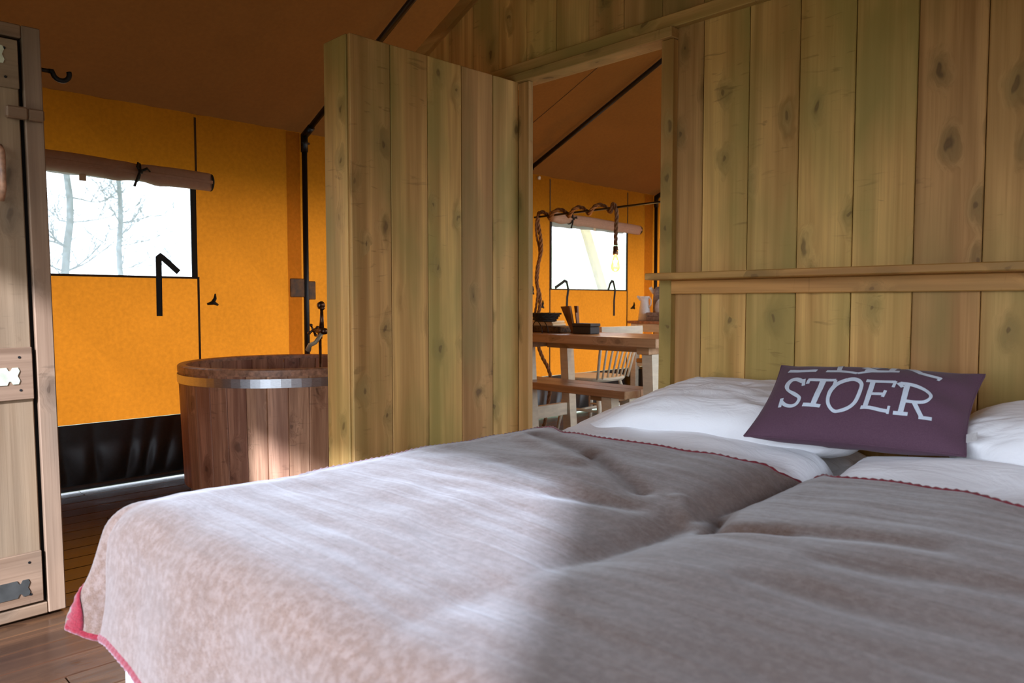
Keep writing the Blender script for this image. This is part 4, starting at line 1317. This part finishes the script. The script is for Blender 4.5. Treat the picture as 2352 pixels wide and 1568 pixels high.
# rope lamp over the table
LY, LZ = 4.32, 1.685
lp = thing('rope_lamp', (-3.2, LY, 0), 'bare filament bulb on thick jute rope wound around a black rod', 'lamp')
MB().tube([(-4.11, LY, LZ - 0.005), (XR, LY, LZ + 0.012)], 0.008, 8).build('rod', 'pole', lp, True)
MB().tube([(XR, LY, 0), (XR, LY, RIDGE - 0.1)], 0.018, 10).build('support_post', 'pole', lp, True)
def rope(pts, name='rope', r=0.0130, turns=26):
    """three strands laid round the path"""
    P = [Vector(p) for p in pts]
    # resample
    Q = []
    for i in range(len(P) - 1):
        p0, p1, p2, p3 = P[max(0, i - 1)], P[i], P[i + 1], P[min(len(P) - 1, i + 2)]
        for j in range(10):
            t = j / 10
            Q.append(0.5 * ((2 * p1) + (-p0 + p2) * t + (2 * p0 - 5 * p1 + 4 * p2 - p3) * t * t + (-p0 + 3 * p1 - 3 * p2 + p3) * t ** 3))
    Q.append(P[-1])
    m = MB()
    L = 0
    acc = [0]
    for i in range(1, len(Q)):
        L += (Q[i] - Q[i - 1]).length
        acc.append(L)
    up = None
    frames = []
    for i in range(len(Q)):
        d = (Q[min(i + 1, len(Q) - 1)] - Q[max(i - 1, 0)]).normalized()
        up = d.orthogonal().normalized() if up is None else (up - d * up.dot(d)).normalized()
        frames.append((up.copy(), d.cross(up)))
    for s_ in range(3):
        pts_ = []
        for i, q in enumerate(Q):
            a = acc[i] * turns * 2 + s_ * 2 * PI / 3
            u_, w_ = frames[i]
            pts_.append(q + (u_ * math.cos(a) + w_ * math.sin(a)) * r * 0.62)
        m.tube(pts_, r * 0.62, 6)
    return m.build(name, 'rope', lp, True)
# winding round the rod, then hanging down to the bulb
wind = []
xs_, xe_ = -4.04, -3.33
nt = 3.6
for i in range(0, 37):
    t = i / 36
    a = PI * 0.5 - t * nt * 2 * PI
    wind.append((xs_ + (xe_ - xs_) * t, LY + 0.026 * math.cos(a), LZ + 0.004 + 0.030 * math.sin(a)))
drop = [(-3.315, LY - .01, LZ + 0.028), (-3.296, LY - .005, LZ - 0.01), (-3.292, LY, LZ - 0.07), (-3.298, LY, LZ - 0.16), (-3.300, LY, LZ - 0.27)]
rope(wind + drop)
fall = [(-4.03, LY, LZ + 0.03), (-4.065, LY, LZ + 0.02), (-4.07, LY, LZ - 0.05), (-4.045, LY, LZ - 0.16), (-4.035, LY, LZ - 0.27), (-4.075, LY, LZ - 0.40),
        (-4.085, LY, LZ - 0.52), (-4.05, LY, LZ - 0.63), (-4.055, LY, LZ - 0.74), (-4.105, LY, LZ - 0.85), (-4.10, LY, LZ - 0.93), (-4.07, LY, LZ - 1.02),
        (-4.02, LY, LZ - 1.12), (-3.96, LY, LZ - 1.20), (-3.93, LY, LZ - 1.30), (-3.95, LY, LZ - 1.45), (-4.0, LY, 0.012), (-4.06, LY + .06, 0.012)]
rope(fall)
fall2 = [(p[0] + 0.02 * math.sin(i * 1.3) - .012, p[1] + 0.022 * math.cos(i * 1.3), max(0.012, p[2] + .004)) for i, p in enumerate(fall[:12])]
rope(fall2, r=0.0085)
zb0 = LZ - 0.275
lk = (-3.300, LY)
MB().lathe([(0.0, 0.0), (0.014, 0.0), (0.018, -0.008), (0.018, -0.038), (0.020, -0.042), (0.020, -0.062), (0.015, -0.066), (0.0, -0.066)], 16, (lk[0], lk[1], zb0)).build('socket', 'bronze', lp, True)
fixn(lp.children[-1])
MB().tube([(lk[0] + 0.017, lk[1] - .01, zb0 - 0.032), (lk[0] + 0.036, lk[1] - .015, zb0 - 0.032)], 0.005, 8).build('switch', 'bronze', lp, True)
MB().lathe([(0.013, -0.062), (0.016, -0.08), (0.024, -0.11), (0.032, -0.14), (0.033, -0.158), (0.026, -0.176), (0.012, -0.186), (0.0, -0.188)], 20, (lk[0], lk[1], zb0)).build('bulb', 'bulb', lp, True)
m = MB()
for i in range(6):
    a = i * PI / 3
    m.tube([(lk[0] + 0.005 * math.cos(a), lk[1] + 0.005 * math.sin(a), zb0 - 0.085), (lk[0] + 0.013 * math.cos(a + .2), lk[1] + 0.013 * math.sin(a + .2), zb0 - 0.150)], 0.0018, 5)
m.build('filament', 'glow', lp)
pl_ = bpy.data.lights.new('bulb_light', 'POINT')
pl_.energy = 9.0
pl_.color = (1.0, 0.68, 0.36)
pl_.shadow_soft_size = 0.02
po_ = bpy.data.objects.new('bulb_light', pl_)
COL.objects.link(po_)
po_.parent = lp
po_.location = Vector((lk[0], lk[1], zb0 - 0.12)) - Vector(lp.location)

# kitchen sideboard
sbd = thing('sideboard', (-3.8, 6.05, 0), 'cream sideboard with dark top and open shelves at far right', 'sideboard')
SX0, SX1, SY0, SY1 = -4.285, -3.15, 5.86, 6.32
box('top_board', 'cedar_rim', sbd, SX0 - 0.03, SX1 + 0.03, SY0 - 0.02, SY1, 0.800, 0.826, 0.003)
box('apron', 'cream', sbd, SX0 + 0.06, SX1 - 0.06, SY0, SY0 + 0.02, 0.722, 0.799, 0.002)
for x0 in (SX0, SX1 - 0.065):
    for y0 in (SY0 - 0.005, SY1 - 0.07):
        box('leg', 'cream', sbd, x0 + 0.0, x0 + 0.065, y0, y0 + 0.065, 0.0, 0.799, 0.004)
box('shelf', 'cream', sbd, SX0 + 0.02, SX1 - 0.02, SY0 + 0.015, SY1 - 0.02, 0.39, 0.425, 0.002)
box('bottom_shelf', 'cedar_rim', sbd, SX0 + 0.02, SX1 - 0.02, SY0 + 0.015, SY1 - 0.02, 0.16, 0.19, 0.002)
box('shelf_board', 'pine_dark', sbd, SX0 + 0.066, SX1 - 0.066, SY0 + 0.002, SY1 - 0.02, 0.427, 0.463, 0.002)
ts = 0.827
jg = thing('enamel_jug', (-4.225, 6.0, ts), 'tall white enamel jug on the sideboard by the doorway edge', 'jug')
m = MB()
m.lathe([(0.0, 0.0), (0.060, 0.0), (0.064, 0.01), (0.050, 0.12), (0.040, 0.18), (0.038, 0.20), (0.048, 0.228), (0.052, 0.235), (0.048, 0.234), (0.034, 0.20), (0.036, 0.18), (0.046, 0.12), (0.058, 0.012), (0.0, 0.010)], 28, (-4.225, 6.0, ts))
o = fixn(m.build('body', 'white', jg, True))
m = MB()
m.tube([(-4.255, 5.985, ts + 0.205), (-4.272, 5.975, ts + 0.222), (-4.290, 5.965, ts + 0.236)], [0.020, 0.016, 0.008], 10, True, 0.6)
m.build('spout', 'white', jg, True)
m = MB()
m.tube([(-4.188, 6.0, ts + 0.215), (-4.165, 6.0, ts + 0.222), (-4.150, 6.0, ts + 0.20), (-4.152, 6.0, ts + 0.16), (-4.176, 6.0, ts + 0.125)], 0.006, 8)
m.build('handle', 'white', jg, True)
kt = thing('kettle', (-4.16, 6.17, ts), 'grey kettle half hidden behind the white jug', 'kettle')
m = MB()
m.lathe([(0.0, 0.0), (0.07, 0.0), (0.075, 0.03), (0.072, 0.20), (0.066, 0.265), (0.058, 0.30), (0.045, 0.325), (0.0, 0.335)], 24, (-4.16, 6.17, ts))
fixn(m.build('body', 'crateg', kt, True))
MB().lathe([(0.0, 0.335), (0.012, 0.335), (0.016, 0.35), (0.010, 0.36), (0.0, 0.362)], 12, (-4.16, 6.17, ts)).build('lid_knob', 'iron', kt, True)
MB().tube([(-4.225, 6.17, ts + 0.27), (-4.255, 6.15, ts + 0.31), (-4.262, 6.14, ts + 0.325)], [0.026, 0.020, 0.016], 10).build('spout', 'white', kt, True)
cr = thing('wooden_crate', (-4.05, 5.93, ts), 'small grey brown wooden crate beside the enamel jug', 'crate')
for i in range(2):
    box('slat', 'crateg', cr, -4.125, -3.90, 5.885, 5.893, ts + i * 0.042, ts + i * 0.042 + 0.038, 0.001)
    box('slat', 'crateg', cr, -4.125, -3.90, 5.985, 5.993, ts + i * 0.042, ts + i * 0.042 + 0.038, 0.001)
for x0 in (-4.125, -3.908):
    box('end', 'crateg', cr, x0, x0 + 0.008, 5.894, 5.984, ts, ts + 0.08, 0.001)
pn = thing('plate', (-4.03, 6.06, ts), 'pale plate standing upright on the sideboard, mostly hidden', 'plate')
m = MB()
m.lathe([(0.0, 0.0), (0.07, 0.002), (0.11, 0.014), (0.112, 0.017), (0.07, 0.006), (0.0, 0.004)], 28)
o = fixn(m.build('dish', 'white', pn, True))
o.location = (0, 0, 0.112)
o.rotation_euler = (math.radians(98), 0, 0)
# on the sideboard shelves
zz = 0.464
pnn = thing('frying_pan', (-4.02, 5.99, zz), 'black frying pan on the middle shelf of the sideboard', 'pan')
MB().lathe([(0.0, 0.0), (0.09, 0.0), (0.115, 0.045), (0.12, 0.045), (0.095, -0.0)], 24, (-4.02, 5.99, zz)).build('pan', 'iron', pnn, True)
MB().tube([(-4.10, 5.94, zz + 0.04), (-4.12, 5.91, zz + 0.07), (-4.13, 5.89, zz + 0.10)], 0.008, 8).build('handle', 'iron', pnn, True)
jr = thing('glass_jar', (-4.17, 5.95, zz), 'small brown jar with metal rim left of the frying pan', 'jar')
MB().lathe([(0.0, 0.0), (0.036, 0.0), (0.038, 0.01), (0.038, 0.085), (0.030, 0.098), (0.0, 0.098)], 18, (-4.17, 5.95, zz)).build('body', 'crateg', jr, True)
MB().lathe([(0.0, 0.098), (0.034, 0.098), (0.034, 0.115), (0.0, 0.116)], 18, (-4.17, 5.95, zz)).build('lid', 'zinc', jr, True)
for i, (x0, lb) in enumerate(((-4.15, 'black wire basket on lowest sideboard shelf, nearest the doorway edge'), (-3.90, 'black wire basket on lowest sideboard shelf, hidden farther right'))):
    g = thing('shelf_basket', (x0, 6.05, 0.191), lb, 'basket', 'baskets on the bottom shelf')
    box('liner', 'darkbox', g, x0 - 0.10, x0 + 0.10, 5.90, 6.2, 0.191, 0.36, 0.006)
    for j in range(5):
        box('wire', 'iron', g, x0 - 0.10 + j * 0.049, x0 - 0.096 + j * 0.049, 5.895, 5.8995, 0.195, 0.365, 0)
# tall black frame hanging on the end canvas
hf = thing('hanging_rack', (-4.35, 6.44, 1.3), 'tall narrow black rack hanging at the far tent corner', 'rack')
for x0 in (-4.402 + .05, -4.30 + .03):
    box('rack_rail', 'pole', hf, x0 - 0.006, x0 + 0.008, 6.44, 6.46, 0.93, 1.63, 0.002)
box('rack_top', 'pole', hf, -4.36, -4.255, 6.44, 6.46, 1.631, 1.65, 0.002)
box('rack_panel', 'pad', hf, -4.343, -4.29, 6.448, 6.455, 0.94, 1.62, 0.001)
box('rack_panel', 'pole', hf, -4.288, -4.262, 6.444, 6.456, 0.94, 1.62, 0.001)

# ------------------------------------------------------------------ outdoors
tr_ = thing('bounce_terrace', (2.6, 4.2, -0.07), 'pale stone paving added unseen outside the tent to bounce light in', 'bounce_terrace', None, 'structure')  # added out of view, reflects daylight up to the dining roof
sl0 = None
for i in range(10):
    for j in range(8):
        if sl0 is None:
            sl0 = box('paving_slab', 'slab', tr_, 0.90, 1.49, 2.0, 2.59, -0.09, -0.03, 0.006)
        else:
            copy_to(sl0, Vector(sl0.location) + Vector((i * 0.6, j * 0.6, 0)), tr_)
gr = MB()
gr.grid(lambda u, v: (-110 + 220 * u, -80 + 200 * v, -0.10 + 0.25 * ns(u * 18, v * 18) * ss(8, 30, math.hypot(-110 + 220 * u, -80 + 200 * v))), 60, 60)
g = gr.build('ground', 'grass', None, True)
tag(g, 'pale meadow grass outside the tent windows', 'grass', None, 'structure')

def tree(x, y, h, r, seed, label, lean=0.0):
    rs = random.Random(seed)
    t = thing('bare_tree', (x, y, -0.05), label, 'tree', 'bare trees outside')
    P = []
    n = 16
    for i in range(n + 1):
        k_ = i / n
        P.append(Vector((x + lean * k_ * h + 0.10 * math.sin(k_ * 7 + seed), y + 0.14 * math.sin(k_ * 5 + seed * 2) + 0.05 * math.sin(k_ * 23), -0.05 + h * k_)))
    MB().tube(P, [r * (1 - 0.75 * i / n) for i in range(n + 1)], 8).build('trunk', 'trunk', t, True)
    m = MB()
    def branch(p, d, L, rad, depth):
        pts = [p.copy()]
        q = p.copy()
        dd_ = d.copy()
        for i in range(5):
            dd_ = (dd_ + Vector((rs.uniform(-.25, .25), rs.uniform(-.25, .25), rs.uniform(-.05, .22)))).normalized()
            q = q + dd_ * L / 5
            pts.append(q.copy())
        m.tube(pts, [rad * (1 - 0.8 * i / 5) for i in range(6)], 4, False)
        if depth:
            for i in (1, 2, 3, 4, 5):
                for _ in range(2):
                    a = Vector((rs.uniform(-1, 1), rs.uniform(-1, 1), rs.uniform(-.2, .7))).normalized()
                    branch(pts[i], (dd_ * 0.5 + a).normalized(), L * rs.uniform(.35, .55), rad * .5, depth - 1)
    for i in range(22):
        k_ = rs.uniform(0.16, 0.98)
        j = int(k_ * n)
        a = rs.uniform(0, 2 * PI)
        branch(P[j], Vector((math.cos(a), math.sin(a), rs.uniform(-.1, .6))).normalized(), h * 0.16 * (1.2 - k_ * .6), r * 0.24, 2)
    m.build('branches', 'trunk', t, True)['kind'] = 'stuff'
    return t
tree(-20.0, 4.85, 9.5, 0.105, 3, 'bare tree on the left in the large window')
tree(-24.0, 7.45, 11.0, 0.095, 8, 'bare slender tree near middle of the large window')
# leaning log post and hedge seen through the far window
lg = MB()
lg.tube([(-9.0, 12.08, -0.15), (-9.0, 11.39, 1.25), (-9.0, 10.35, 3.4)], [0.10, 0.098, 0.09], 14)
tag(lg.build('leaning_log', 'post', None, True), 'thick leaning peeled log standing outside the far window', 'log')
bk2 = MB()
bk2.grid(lambda u, v: (-13 - 9 * u + 0.5 * ns(v * 9, u * 3), 8 + 26 * v, -0.3 + (3.6 + 0.9 * ns(v * 6, 2) - 1.8 * ss(0.42, 0.22, v)) * math.sin(min(1, u * 1.3) * PI / 2) + 0.15 * ns(u * 12, v * 26)), 40, 90)
tag(bk2.build('grassy_bank', 'leaf', None, True), 'pale green overgrown bank behind the leaning log outside the far window', 'bank', None, 'structure')
